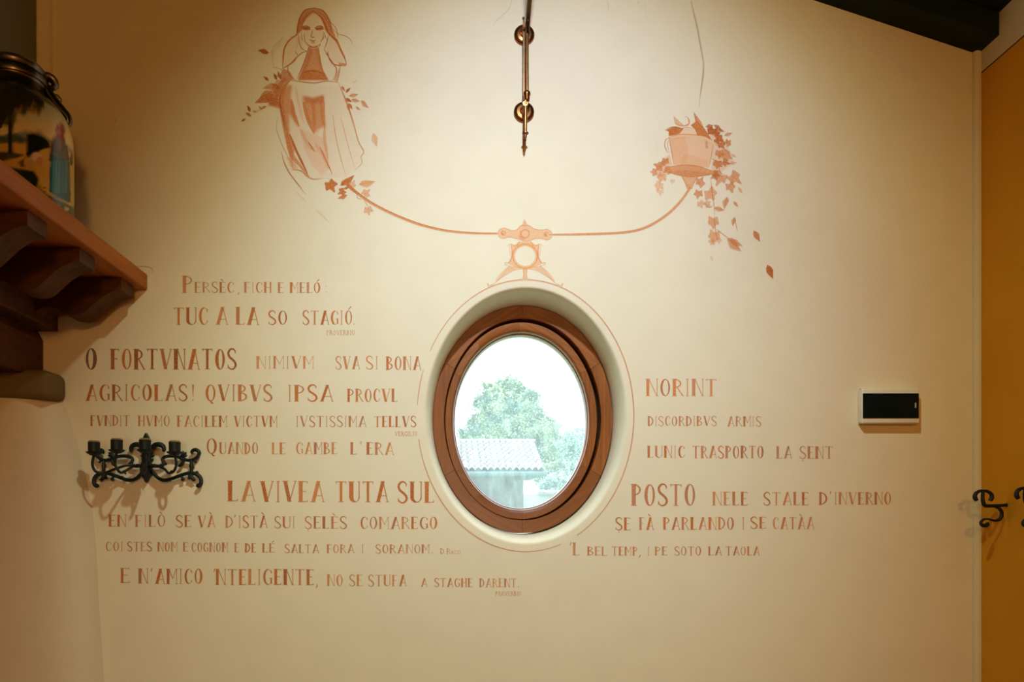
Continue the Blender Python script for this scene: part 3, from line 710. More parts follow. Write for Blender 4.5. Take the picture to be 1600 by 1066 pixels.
FI([(600,590),(700,580),(780,600),(812,668),(565,668)], .45, .42, 1.5); S([(610,605),(690,590),(770,612)], 2.2, .4, .6); S([(660,600),(690,612),(740,600)], 2.0, .35, .2)
FI([(655,402),(690,420),(660,520),(630,590),(600,590),(632,480)], .25, .5, 1.5); FI([(700,408),(735,402),(760,560),(790,640),(740,560)], .22, .45, 1.5)
FI([(437,568),(500,600),(530,660),(430,690),(410,640)], .42, .4, 1.6); FI([(890,600),(915,560),(890,690),(860,668)], .3, .35, 1.4)
S([(500,668),(600,682),(700,692),(800,676),(895,688)], 1.4, .5, .45); S([(500,668),(440,735),(414,820),(420,920),(440,1000),(455,1066)], 2.0, .6, .55)
S([(900,690),(940,790),(970,870),(1000,960),(1025,1066)], 1.0, .45, .4)
# leaf sprays at her sides
FI([(500,670),(440,640),(400,700),(330,790),(310,880),(420,910),(425,790)], .42, .35, 2.2); FI([(440,680),(390,660),(340,740),(390,830),(420,760)], .3, .5, 2)
for x, y, L, an, d, tn in [(320,442,95,190,.55,.5),(318,672,55,215,.55,.55),(385,665,60,240,.55,.6),(405,740,80,215,.6,.6),(360,790,170,160,.5,.4),(400,830,130,190,.45,.35),(350,760,120,150,.45,.35),(380,880,90,215,.45,.4),
                           (165,930,55,240,.6,.65),(172,968,55,205,.5,.5),(125,992,40,150,.6,.6),(300,885,55,150,.4,.5),(262,915,40,225,.4,.5),(215,935,35,200,.35,.4),(420,660,70,250,.5,.5),(410,860,110,200,.45,.4),(430,900,80,220,.4,.4),
                           (400,720,130,170,.4,.3),(930,720,45,60,.5,.4),(960,770,55,320,.55,.45),(990,800,75,345,.4,.25),(960,820,60,25,.6,.5),(985,860,60,60,.5,.4),(1010,830,70,10,.4,.3),(1090,840,85,40,.42,.3),(1045,890,45,30,.4,.35),(975,870,60,70,.45,.35),(1020,690,40,330,.15,.1)]:
    leaf(cv, x, y, L, an, .42, d, tn)
S([(300,885),(240,920),(180,940)], 1.0, .35, .4)
FI([(340,430),(370,400),(420,330),(440,300),(430,360),(370,440),(360,560),(345,470)], .10, .3, 2.5, brown=.5)
S([(445,310),(380,370),(345,430),(360,560)], 1.2, .2, .4, brown=.5)
S([(360,560),(420,575),(440,600)], 1.2, .25, .4, brown=.4)
# skirt
cv.tf = B
FI([(200,20),(640,25),(700,170),(790,470),(800,600),(690,700),(500,720),(380,700),(260,520),(200,250)], .055, .12, 3)
FI([(195,20),(275,15),(262,110),(300,260),(330,345),(300,310),(250,230),(255,380),(300,500),(270,560),(225,380),(195,200)], .42, .30, 3.6)
for p, w, d, tn in [([(215,40),(195,150),(210,280),(236,410),(270,540),(330,620),(398,705)],6.0,.42,.32), ([(268,130),(288,240),(325,325)],5.0,.45,.3), ([(256,390),(300,500),(348,600),(392,690)],3.0,.6,.5),
                    ([(225,400),(255,510),(278,640)],4.0,.3,.3), ([(360,150),(390,260),(435,375)],5.0,.45,.35), ([(430,130),(440,260),(440,380)],4.5,.4,.3), ([(505,110),(505,250),(520,330)],6.0,.4,.3), ([(520,330),(520,430),(545,570)],4.0,.28,.25),
                    ([(340,360),(400,470),(450,520)],5.0,.22,.2), ([(395,445),(440,512)],1.5,.55,.55), ([(485,490),(535,595),(578,692)],1.6,.6,.5), ([(580,240),(615,460),(680,705)],1.2,.35,.35), ([(640,255),(700,480),(745,640)],1.1,.3,.3),
                    ([(640,30),(690,150),(735,290),(775,440),(815,518),(795,560),(802,605),(745,662)],1.2,.5,.4), ([(275,655),(340,664),(390,708),(440,728),(502,720)],1.3,.55,.4), ([(450,460),(520,560),(540,640)],6.0,.18,.15),
                    ([(300,30),(320,140),(360,300)],4.0,.15,.2), ([(180,100),(185,170),(205,260),(220,350)],1.6,.5,.65)]:
    S(p, w, d, tn)
FI([(345,95),(430,115),(515,88),(512,190),(528,330),(480,345),(445,385),(425,330),(390,280),(365,190)], .42, .30, 5.0)
FI([(360,95),(430,112),(510,92),(500,150),(430,160),(380,150)], .40, .42, 4.0); FI([(390,170),(400,260),(420,250)], 0, 0)
FI([(330,340),(520,420),(560,640),(500,700),(420,620),(360,480)], .14, .15, 3.0)
FI([(230,560),(280,560),(320,650),(275,660)], .25, .25, 1.8)
for p, d in [([(160,360),(190,450),(228,530),(262,600)],.32), ([(192,520),(228,640),(300,745),(378,845)],.5), ([(212,590),(262,690),(325,770),(350,800)],.35), ([(300,820),(340,860),(380,900)],.15), ([(455,960),(510,1010),(552,1055)],.2), ([(165,250),(155,340),(175,420)],.2)]:
    S(p, 1.1, d, .5, brown=.2)
leaf(cv, 890, 380, 105, 75, .45, .3, .15)
girl = cv.build('painted_girl', 'red chalk painted girl seated with her chin in her hands')

# ---- stem with leaves, the lever bracket, the cup
cv = Canvas(496, 260, 800, 375, 2.0, 1.6, 1.1); cv.tf = B; S = cv.stroke
ivy(cv, 560, 765, 62, 60, .68, .38); leaf(cv, 640, 775, 130, 318, .36, .62, .4); leaf(cv, 640, 770, 80, 340, .4, .5, .45); ivy(cv, 725, 775, 40, 300, .35, .18); leaf(cv, 780, 768, 125, 345, .42, .45, .2)
ivy(cv, 658, 820, 36, 150, .6, .4); leaf(cv, 690, 850, 75, 165, .45, .55, .35); ivy(cv, 825, 838, 42, 320, .38, .18); ivy(cv, 850, 955, 42, 80, .38, .2); leaf(cv, 700, 790, 40, 160, .5, .6, .45)
S([(765,840),(770,870),(800,880)], 1.0, .5, .4); S([(820,890),(840,920),(850,940)], 1.0, .5, .4)
cv.tf = lambda x, y: (x, y)
S([(541,287),(556,300),(582,318),(620,337),(660,352),(700,361),(740,364.6),(780,365.3)], 3.3, .55, .25, (1.2, .7)); S([(543,287),(556,299),(582,317),(620,336),(660,351),(700,360),(740,363.4),(779,364.2)], .9, .5, .55, (1.2, .8))
S([(541,290),(556,302.5),(582,320.5),(620,339),(660,354),(700,363)], .8, .4, .5, (1.2, .5))
S([(540,285),(548,294),(560,303)], 4.5, .5, .4)
cv.build('painted_stem', 'painted ivy stem curving from the girl to the bracket')

cv = Canvas(715, 330, 925, 455, 2.6, 1.35)
C8 = lambda x, y: (720 + x/7.615, 320 + y/7.615); cv.tf = C8; S = cv.stroke; FI = cv.fill
def circ(x, y, r, n=20): return [(x + r*math.cos(2*math.pi*k/n), y + r*math.sin(2*math.pi*k/n)) for k in range(n)]
lev = [(440,340),(460,295),(510,277),(560,290),(610,310),(670,295),(705,258),(765,240),(825,258),(870,285),(940,300),(985,298),(1030,292),(1075,320),(1085,360),(1065,405),(1020,420),(975,405),(900,400),(830,425),(765,435),(700,415),(640,398),(570,385),(510,403),(460,385)]
FI(lev, .42, .08, .5); S(lev + lev[:1], 1.1, .5, .25, (1, 1), .5)
S(circ(765,345,48) + circ(765,345,48)[:1], 1.6, .5, .35, (1, 1)); FI([(705,300),(730,380),(770,400),(740,430),(690,390)], .35, .3, 1.0)
for x, y in ((505, 338), (1018, 352)): S(circ(x, y, 24) + circ(x, y, 24)[:1], 1.3, .5, .4, (1, 1)); FI(circ(x - 8, y + 6, 14), .4, .5, .6)
FI([(735,240),(740,205),(757,165),(775,205),(790,240)], .4, .15, .5); S([(700,262),(730,245),(760,258),(800,245),(828,262)], 1.2, .5, .3); S([(735,215),(760,222),(782,208)], 1.1, .4, .3)
ring_o = circ(765, 610, 142, 36); S(ring_o + ring_o[:1], 2.8, .5, .12, (1, 1)); ri = circ(765, 610, 124, 36); S(ri + ri[:1], .9, .5, .3, (1, 1))
for sg in (-1, 1):
    q = lambda pts: [(765 + sg*(765 - x), y) for x, y in pts]
    FI(q([(690,440),(765,440),(765,480),(690,510),(640,550),(625,610),(640,680),(690,730),(765,745),(765,775),(700,760),(600,720),(560,700),(600,620),(600,540),(590,480),(640,480)]), .42, .08, .6)
    S(q([(700,432),(680,470),(640,490),(600,470),(560,482),(550,500)]), 1.2, .5, .3); S(q([(600,475),(612,560),(600,640),(570,690),(530,690),(528,712),(560,720),(600,740)]), 1.2, .5, .3)
    S(q([(575,480),(585,560),(590,620)]), 1.0, .4, .3); S(q([(625,540),(615,620),(640,690)]), 1.0, .45, .3)
    FI(q([(735,755),(650,760),(560,800),(470,870),(400,945),(440,880),(510,800),(570,735),(660,735)]), .42, .1, .6)
    S(q([(725,762),(640,775),(560,815),(480,868),(395,942)]), 1.3, .55, .28); S(q([(590,722),(520,780),(460,840),(410,910)]), 1.1, .45, .28)
    S(q([(330,965),(322,945),(318,935)]), 2.4, .4, .35); S(q([(395,942),(360,960),(320,975)]), 1.6, .5, .35)
FI([(735,760),(795,760),(785,830),(795,885),(735,885),(745,830)], .42, .12, .5); S([(740,765),(748,830),(735,884)], 1.0, .45, .3); S([(790,765),(782,830),(795,884)], 1.0, .45, .3); S([(700,878),(765,888),(830,878)], 1.4, .4, .3)
cv.build('painted_bracket', 'pale orange painted scrolled lever bracket above the oval window')

cv = Canvas(852, 170, 1225, 440, 1.9, 1.65, 1.1)
E7 = lambda x, y: (980 + x/3.677, 160 + y/3.677); cv.tf = E7; S = cv.stroke; FI = cv.fill
S([(-450,761),(-150,755),(20,742),(130,708),(235,640),(310,565),(360,492)], 3.2, .5, .2, (.7, 1.1)); S([(-440,765),(-150,759),(20,747),(130,713),(238,645),(314,569)], .9, .5, .5); S([(-440,758),(-150,751),(20,738),(128,703),(230,636),(306,560)], .8, .35, .45)
FI([(470,140),(520,160),(560,230),(600,300),(610,350),(540,400),(480,400),(490,300),(490,220),(455,180)], .22, .25, 3)
FI([(215,320),(245,300),(262,360),(230,380),(215,420),(170,430),(150,395)], .3, .2, 3)
for x, y, R, an, d, tn in [(500,175,34,300,.6,.5),(520,210,34,20,.6,.45),(540,240,30,60,.5,.4),(575,235,26,320,.45,.35),(560,300,40,30,.4,.25),(530,290,32,90,.45,.3),(520,350,34,100,.5,.35),(560,345,28,20,.45,.4),(610,430,48,40,.42,.25),(540,430,48,120,.4,.25),(590,480,38,70,.4,.3),(510,420,30,150,.45,.35),(480,170,28,280,.6,.5),(470,145,24,330,.5,.5),
                           (190,370,34,200,.45,.3),(160,400,26,180,.4,.25),(220,345,30,240,.45,.35),(200,425,36,110,.35,.2),(185,475,34,110,.28,.15),(190,510,24,90,.22,.12),(240,390,30,160,.4,.3),(260,450,16,100,.2,.1),
                           (415,465,34,300,.42,.3),(410,520,32,100,.42,.3),(475,520,48,60,.38,.2),(420,580,28,70,.3,.2),(465,585,26,180,.3,.25),(495,680,44,90,.4,.2),(500,760,46,100,.38,.2),(490,800,24,120,.3,.2),(525,790,20,80,.25,.2),(505,410,26,20,.5,.4)]:
    ivy(cv, x, y, R, an, d*1.1, tn)
for x, y, L, an, d, tn in [(575,545,70,100,.45,.3),(612,570,40,50,.45,.3),(500,605,60,15,.45,.3),(618,660,52,100,.45,.35),(575,780,110,40,.45,.3),(590,790,80,25,.4,.35),(728,738,72,62,.55,.4),(806,935,85,68,.75,.5),(480,880,40,70,.15,.1),(590,350,40,350,.3,.2),(640,490,40,60,.3,.2),(600,300,30,30,.3,.2),(560,190,45,340,.4,.4),(520,155,40,20,.5,.5),(500,130,50,35,.5,.5)]:
    leaf(cv, x, y, L, an, .45, d, tn)
for p in [[(480,440),(490,540),(500,600),(500,660)],[(500,660),(505,720),(515,790)],[(515,730),(560,765),(590,785)],[(440,570),(470,605),(495,590)],[(480,320),(520,340),(570,345),(610,358)],[(500,240),(560,270),(590,300)],[(525,360),(535,400),(560,420)],[(620,680),(632,740)],[(470,150),(500,160),(540,165)]]:
    S(p, 1.0, .5, .55)
cup = [(240,205),(262,193),(340,186),(440,196),(492,228),(494,250),(484,310),(468,376),(380,362),(268,360),(256,290)]
FI(cup, .30, .06, .6); FI([(245,205),(330,195),(350,260),(340,350),(268,358),(252,280)], .16, .18, 2.5); FI([(330,290),(460,330),(466,372),(300,356)], .14, .15, 2.5)
S([(240,205),(255,285),(268,360)], 1.2, .55, .35); S([(494,245),(484,310),(468,376)], 1.2, .45, .35); S([(236,202),(290,187),(360,185),(440,194),(478,210)], 1.4, .5, .35); S([(250,215),(300,205),(380,205)], .9, .25, .3)
FI([(450,225),(462,225),(464,268),(450,264)], .3, .55, 1.5); FI([(440,215),(462,220),(452,245)], .2, .3, 1.2)
FI([(212,386),(250,370),(320,360),(380,362),(440,376),(500,398),(508,412),(440,422),(360,428),(280,414),(235,400)], .50, .22, .6)
FI([(235,398),(330,390),(430,400),(500,410),(440,424),(330,424)], .25, .4, 1.2); S([(212,386),(250,370),(330,360),(420,370),(505,402)], 1.2, .5, .4); S([(212,388),(270,412),(360,428),(450,420),(508,410)], 1.3, .55, .45)
FI([(310,422),(410,426),(380,470),(372,498),(345,500),(335,465)], .40, .2, .8); S([(310,422),(335,465),(343,500)], 1.2, .5, .4); S([(405,430),(380,470),(374,496)], 1.1, .45, .4); FI([(340,470),(370,470),(362,495),(346,495)], .2, .1, .8)
S([(246,205),(222,215),(216,250),(230,285),(244,288)], 1.4, .5, .4); S([(240,215),(232,235),(236,270),(246,280)], 1.0, .45, .4)
FI([(222,160),(275,138),(325,150),(300,182),(240,195),(238,170)], .6, .4, .8); FI([(235,190),(245,150),(300,140),(270,180)], .25, .5, 1); FI([(285,184),(335,146),(380,150),(402,192),(340,186)], .22, .05, .8); S([(285,182),(310,155),(340,144),(382,150)], 1.0, .45, .4)
FI([(365,132),(400,105),(440,150),(470,190),(490,222),(440,195),(402,190),(388,155)], .6, .35, .7); FI([(383,56),(405,85),(425,112),(445,160),(420,150),(390,110)], .5, .3, .6); S([(383,58),(400,110),(440,150),(470,195)], 1.2, .5, .5)
FI([(268,80),(300,110),(330,136),(350,135),(360,110),(345,82),(352,120),(320,138),(282,128)], .4, .15, .6); S([(268,82),(278,122),(315,136),(350,128),(356,100),(338,80),(328,90)], 1.2, .5, .3)
S([(218,160),(260,142),(320,152)], 1.2, .55, .6); S([(175,210),(165,250),(180,290)], .8, .12, .3)
cv.build('painted_cup', 'painted cup on a saucer overflowing with ivy, upper right')

cv = Canvas(760, 1, 1110, 180, 1.8); S = cv.stroke
q = lambda pts: [(980 + x/4.846, y/4.846) for x, y in pts]
S(q([(485,8),(490,40),(505,110),(525,190),(545,290),(565,400),(577,480),(575,570),(560,670),(550,750),(545,810)]), 2.6, .5, .45, (.6, .2), .9, brown=.85)
S(q([(500,60),(530,200),(560,380)]), 1.6, .3, .5, (.5, .3), .8, brown=.8); S(q([(578,520),(562,660),(550,740)]), 2.6, .35, .5, (.5, .3), .8, brown=.8)
S(q([(80,5),(90,35)]), 1.4, .25, .5, brown=.9); S(q([(135,10),(140,100),(150,180)]), 1.2, .12, .5, brown=.9)
S([(799.5,1),(795,14),(783,26),(774,34),(770.5,41)], 1.4, .3, .5, (.8, .4), .6, brown=.85); S([(948,1),(951,10),(949,20)], 1.4, .25, .5, brown=.9)
cv.build('painted_twig', 'faint brown painted stem trailing above the cup')

# ------------------------------------------------------------------ fireplace on the left
fire = thing('fireplace', 'plaster fireplace with a long wooden mantel shelf on carved corbels, at the left edge', 'fireplace', (WX(-640), -0.55, 0))
HX = WX(-660)
MB().box((XL, -1.25, WZ(389)), (HX, 0.0, roof_z(HX) - 0.02), 0.0).build('hood', M_STONE, fire, False)
mb = MB()                                                   # rounded plaster strip where the hood meets the wall
mb.prism([(HX - 0.01, 0.0, WZ(392)), (HX + 0.030, 0.0, WZ(392)), (HX + 0.027, -0.010, WZ(392)), (HX + 0.004, -0.021, WZ(392)), (HX - 0.01, -0.021, WZ(392))], (0, 0, roof_z(HX) - WZ(392) - 0.03)).build('corner_strip', M_PLAS, fire, False)
BZ0, BZ1 = WZ(365), WZ(390)
MB().box((WX(-690), -1.25, BZ0), (WX(-493), -0.001, BZ1), 0.004).build('mantel_shelf', M_SHELF, fire)
# carved corbels: ogee profile in the X-Z plane
prof = [(-505, 364), (-505, 346), (-513, 345), (-524, 341), (-537, 333), (-549, 322), (-560, 312), (-572, 308), (-588, 310), (-600, 318), (-612, 321), (-626, 318), (-640, 305), (-662, 296), (-690, 296), (-690, 364)]
for y0 in (-0.041, -0.2465, -0.448, -0.654, -0.86):
    MB().prism([(WX(a), y0, WZ(b)) for a, b in prof], (0, -0.069, 0)).build('corbel', M_DARKWOOD, fire, True, 30)
MB().box((WX(-720), -1.25, WZ(300)), (WX(-632), -0.002, WZ(363)), 0.004).build('lintel_beam', M_DARKWOOD, fire)
MB().prism([(WX(-656), -0.002, WZ(226)), (WX(-656), -0.002, WZ(286)), (WX(-664), -0.002, WZ(300)), (WX(-760), -0.002, WZ(300)), (WX(-760), -0.002, WZ(226))], (0, -1.24, 0)).build('bracket_block', M_DARKWOOD, fire, False)
MB().box((XL, -0.098, WZ(188)), (WX(-618), -0.001, WZ(231)), 0.018).build('ledge', M_LEDGE, fire)
lev = [(95,616),(104,640),(118,680),(134,740),(145,800),(151,860),(154,930),(163,1066),(170,1200),(178,1420),(182,1724)]
v, f = [], []
sec = [(0.0, 0.0), (-0.0025, -0.012), (-0.007, -0.026), (-0.014, -0.041), (-0.024, -0.056), (-0.037, -0.068), (-0.054, -0.077), (-0.076, -0.083), (-0.12, -0.086), (-0.30, -0.087)]
for px, py in lev:
    b = P(px, py)
    for e, y in sec: v.append((b.x + e, y, max(b.z, 0.0)))
    v.append((XL, -0.087, max(b.z, 0.0)))
m = len(sec) + 1
for i in range(len(lev) - 1):
    for k in range(m - 1): f.append((i*m + k, i*m + k + 1, (i+1)*m + k + 1, (i+1)*m + k))
MB().add(v, f).build('pier', M_PLAS, fire, True, 70)

# ------------------------------------------------------------------ painted milk can on the mantel
CX, CY, CR = WX(-579), -0.345, WX(68.5)
can = thing('milk_can', 'old milk can painted with a country scene, standing on the mantel shelf', 'can', (CX, CY, BZ1))
face = math.atan2(-2.0 - CY, 0 - CX)                        # direction from the can to the viewer's place
def can_paint():
    w, h = 660, 720                                         # sheet wrapped round the front: x -200..460, y 290..1010
    im = np.zeros((h, w, 3)); yy, xx = np.mgrid[0:h, 0:w].astype(float); xx -= 200; yy += 290
    def c(*k): return np.array(lin(*k))
    t = np.clip((yy - 320)/200, 0, 1)[..., None]
    im[:] = c(150, 160, 130)*(1 - t) + c(226, 200, 140)*t
    def poly(pts, col, al=1.0, fe=3):
        ins = np.zeros(yy.shape, bool)
        for k in range(len(pts)):
            (ax, ay), (bx, by) = pts[k], pts[(k+1) % len(pts)]
            if ay == by: continue
            ins ^= ((ay > yy) != (by > yy)) & (xx < (bx - ax)*(yy - ay)/(by - ay) + ax)
        a = ins.astype(float)
        for ax in (0, 1):
            s = np.zeros_like(a)
            for o in range(-fe, fe + 1): s += np.roll(a, o, ax)
            a = s/(2*fe + 1)
        a = (a*al)[..., None]; im[:] = im*(1 - a) + c(*col)*a
    def blob(x, y, rx, ry, col, al=1.0):
        a = np.clip((1.15 - np.sqrt(((xx - x)/rx)**2 + ((yy - y)/ry)**2))/.3, 0, 1)*al
        im[:] = im*(1 - a[..., None]) + c(*col)*a[..., None]
    r = random.Random(3)
    poly([(-200,520),(0,500),(130,480),(230,475),(300,520),(460,600),(460,1010),(-200,1010)], (128,128,118), 1, 6)
    poly([(-200,545),(150,535),(300,545),(460,620),(460,1010),(-200,1010)], (196,158,76), 1, 5)
    for k in range(30): blob(-180 + 11*k, 525 + r.uniform(-18, 12), 22, 20, (56, 80, 66), .6)
    poly([(-200,600),(60,598),(150,618),(60,650),(-200,690)], (38,44,22), .95, 6)
    poly([(-60,690),(60,640),(200,640),(300,690),(300,760),(60,740)], (190,152,72), .9, 8)
    poly([(-200,700),(60,690),(200,712),(232,760),(215,830),(120,815),(-200,780)], (26,36,18), 1, 7)
    poly([(-200,800),(200,820),(300,860),(460,940),(460,1010),(-200,1010)], (52,66,30), 1, 7)
    for k in range(60): blob(r.uniform(200, 420), r.uniform(800, 960), r.uniform(6, 16), r.uniform(5, 12), r.choice([(200,180,110),(40,58,30),(90,96,40),(150,130,70)]), .7)
    for k in range(90):
        x = r.uniform(-200, 250); blob(x, r.uniform(300, 400 + 50*math.sin((x + 100)/60)), r.uniform(14, 34), r.uniform(10, 24), r.choice([(96,80,28),(62,60,26),(140,104,36),(44,46,22)]), .7)
    poly([(42,430),(80,430),(74,520),(78,608),(44,608),(48,520)], (34,28,18), 1, 3)
    poly([(160,495),(230,488),(285,535),(300,575),(262,580),(238,592),(205,622),(172,634),(160,600)], (20,24,24), 1, 3); poly([(158,600),(168,600),(158,640),(148,640)], (20,24,24), 1, 2)
    poly([(252,535),(295,545),(300,570),(255,578)], (30,26,24), 1, 3)
    blob(215, 630, 32, 30, (206,180,150), .95); blob(236, 655, 22, 28, (190,130,96), .95); blob(180, 670, 20, 36, (170,140,110), .8)
    poly([(110,660),(140,640),(150,690),(120,690)], (40,36,24), .8, 3)
    poly([(306,606),(396,640),(402,760),(408,900),(345,872),(292,836),(296,700)], (14,78,92), 1, 3)
    for x0 in (312, 330, 350, 372, 390): poly([(x0,650),(x0+8,650),(x0+6,850),(x0-6,840)], (44,138,150), .65, 3)
    poly([(398,650),(415,660),(420,900),(402,900)], (12,48,58), .9, 3)
    poly([(318,512),(345,502),(380,512),(402,570),(400,642),(308,608),(300,575)], (84,72,54), 1, 3); poly([(345,512),(372,520),(362,590),(345,580)], (120,92,66), .9, 3)
    poly([(318,515),(304,560),(290,650),(300,660),(316,600)], (66,54,40), 1, 3); poly([(398,560),(412,640),(404,690),(394,640)], (70,56,42), 1, 3)
    blob(358, 476, 30, 44, (138,48,38)); blob(348, 478, 15, 24, (176,112,82)); poly([(360,500),(380,505),(376,540),(362,520)], (138,48,38), 1, 2)
    blob(424, 650, 10, 32, (40,34,26), .9)
    return im
def build_can():
    im = can_paint(); seg, prof = 200, []
    base = [(0, 390.6), (66, 390.6), (68.5, 392)]
    for k in range(64): prof.append((68.5, 392 + (480 - 392)*(k + 1)/64))
    prof += [(68.4, 486), (68.2, 492), (67.8, 498), (67.2, 504), (66.3, 510), (65, 516), (63.2, 522), (60.8, 528), (57.6, 534), (53.4, 540), (48, 546), (43, 550)]
    prof = base + prof; v, f, col = [], [], []
    band = np.array((0.022, 0.022, 0.018))
    for r, z in prof:
        for k in range(seg):
            a = 2*math.pi*k/seg; x, y, zz = CX + r*U*math.cos(a), CY + r*U*math.sin(a), WZ(z)
            v.append((x, y, zz))
            ph = (a - face + math.pi) % (2*math.pi) - math.pi
            dd = y + D
            u = (VX + x/dd*F)*3.808; w_ = (VY - (zz - EYE)/dd*F - 80)*3.808   # where this point of the tin lies on the painter's sheet
            e = ((u - 215)/262)**2 + (((w_ - 690)/385)**2 if w_ < 690 else 0)
            inside = e < 1.0 and abs(ph) < 1.45
            i, j = int(w_ - 290), int(u + 200)
            if inside and 0 <= i < 720 and 0 <= j < 660: c = im[i, j]
            elif inside and i >= 720: c = im[719, max(0, min(659, j))]
            else: c = band
            col.append((*c, 1.0 if inside else 0.0))
    n = len(prof)
    for i in range(n - 1):
        for k in range(seg):
            p, q = i*seg + k, i*seg + (k+1) % seg; f.append((p, q, q + seg, p + seg))
    m, nt, b = new_mat('painted_tin')
    at = nt.nodes.new('ShaderNodeAttribute'); at.attribute_name = 'picture'
    nt.links.new(at.outputs['Color'], b.inputs['Base Color']); b.inputs['Roughness'].default_value = 0.2
    o = mesh_obj('body', v, f, m, can, True, {'picture': col}); o['label'] = 'painted body with a woman, cow and tree'
build_can()
neck = [(44, 549), (40, 552), (36, 556), (33.5, 561), (33, 567), (34.5, 569), (34.5, 571)]
MB().lathe([(r*U, (z - 390)*U) for r, z in neck], (CX, CY, BZ1), 'Z', 64).build('neck', M_PEWTER, can)
lid = [(33, 569), (36.5, 570), (37.5, 573), (37, 577), (34.5, 579), (33.5, 582), (35.5, 585), (35.5, 588), (31, 593), (18, 598), (0, 600)]
MB().lathe([(r*U, (z - 390)*U) for r, z in lid], (CX, CY, BZ1), 'Z', 64).build('lid', M_PEWTER, can)
def handle(side):
    dr = Vector((math.cos(face + side*math.pi/2), math.sin(face + side*math.pi/2), 0))
    q = lambda r, z: Vector((CX, CY, WZ(z))) + dr*(r*U)
    mb = MB()
    mb.tube([q(30, 577), q(31, 585), q(37, 588), q(43, 586), q(46, 580), q(43, 575), q(40, 577)], [5*U, 5.5*U, 5.5*U, 5*U, 4.5*U, 3.5*U, 2.5*U], 10, flat=1.2)
    mb.tube([q(31, 586), q(33, 578), q(38, 568), q(45, 558), q(53, 549), q(60, 542), q(62, 534), q(58, 529)], [5*U, 5.5*U, 6*U, 6*U, 6*U, 5*U, 4*U, 3*U], 10, flat=1.2)
    mb.tube([q(42, 562), q(47, 565), q(51, 561), q(49, 556)], [3*U, 3.2*U, 3*U, 2*U], 8)
    return mb.build('handle', M_PEWTER, can)
handle(1); handle(-1)

# ------------------------------------------------------------------ wrought-iron candle sconce
SX = 230.5
sconce = thing('wall_sconce', 'black wrought-iron scrolled candle sconce on the cream wall, left of the inscriptions', 'sconce', P(SX, 720))
R6 = lambda x, y, d=-0.013: P(225 + x/11.22, 675 + y/11.22, d)
def half(mb, pts, rad, sg, d=-0.013, **k):
    q = []
    for x, y in pts:
        px = 225 + x/11.22; px = px if sg > 0 else 2*SX - px
        q.append(P(px, 675 + y/11.22, d))
    mb.tube(q, rad, 8, sub=5, **k)
pl = [(0,28),(26,75),(58,150),(66,166),(38,176),(36,250),(60,285),(70,340),(66,420),(64,520),(90,620),(96,700),(90,770),(50,800),(26,850),(0,892)]
poly = [(62 + x, y) for x, y in pl] + [(62 - x, y) for x, y in pl[-2:0:-1]]
MB().prism([R6(x, y, -0.004) for x, y in poly], (0, -0.014, 0)).build('back_plate', M_IRON, sconce, False)
for sg in (1, -1):
    mb = MB(); half(mb, [(90,520),(100,400),(130,300),(190,240),(260,222),(330,250),(352,310),(335,345)], [.0055,.006,.0065,.0068,.0065,.006,.005,.0035], sg, -0.016)
    half(mb, [(120,440),(160,425),(185,408)], [.003,.003,.001], sg, -0.014); half(mb, [(120,500),(150,490),(160,460)], [.003,.003,.001], sg, -0.014)
    mb.build('leaf_scroll', M_IRON, sconce)
    mb = MB(); half(mb, [(110,600),(200,600),(290,598),(345,572),(340,530),(325,490),(355,445),(430,425),(520,425),(600,440),(690,478),(790,500),(880,480),(950,420),(965,360),(920,318),(865,322),(838,355),(850,378)], [.0042]*14 + [.0048,.0048,.0045,.004,.003], sg)
    half(mb, [(360,560),(385,560),(380,585)], [.003,.003,.001], sg); half(mb, [(640,450),(680,400),(685,330)], [.004,.005,.001], sg); half(mb, [(650,440),(710,390),(745,360)], [.004,.005,.001], sg); half(mb, [(660,440),(720,420),(758,412)], [.003,.004,.001], sg)
    half(mb, [(690,480),(665,560),(620,595),(600,590)], [.0038,.004,.0035,.002], sg); half(mb, [(870,500),(900,530),(908,545)], [.003,.003,.001], sg)
    mb.build('upper_scroll', M_IRON, sconce)
    mb = MB(); half(mb, [(130,660),(180,740),(250,810),(340,848),(440,838),(560,795),(680,750),(800,722),(900,735),(965,775),(1000,840),(995,910),(955,945),(925,930)], [.0045]*8 + [.005,.005,.005,.005,.0055,.004], sg)
    half(mb, [(640,770),(668,800),(690,835),(650,845)], [.003,.003,.0035,.002], sg); half(mb, [(810,740),(800,800),(760,825)], [.004,.005,.001], sg); half(mb, [(830,750),(850,820),(905,845)], [.004,.005,.001], sg); half(mb, [(850,820),(865,850),(868,872)], [.003,.003,.001], sg)
    half(mb, [(900,730),(935,710),(955,705)], [.004,.004,.001], sg); half(mb, [(970,790),(1000,790)], [.003,.001], sg); half(mb, [(1000,860),(1030,858)], [.003,.001], sg)
    half(mb, [(440,740),(480,690),(470,680)], [.002,.003,.001], sg)
    mb.build('lower_scroll', M_IRON, sconce)
    mb = MB(); half(mb, [(830,500),(830,560),(830,600),(830,640),(830,725)], [.0042,.0045,.006,.0045,.0042], sg, -0.013, smooth=False); mb.build('scroll_post', M_IRON, sconce)
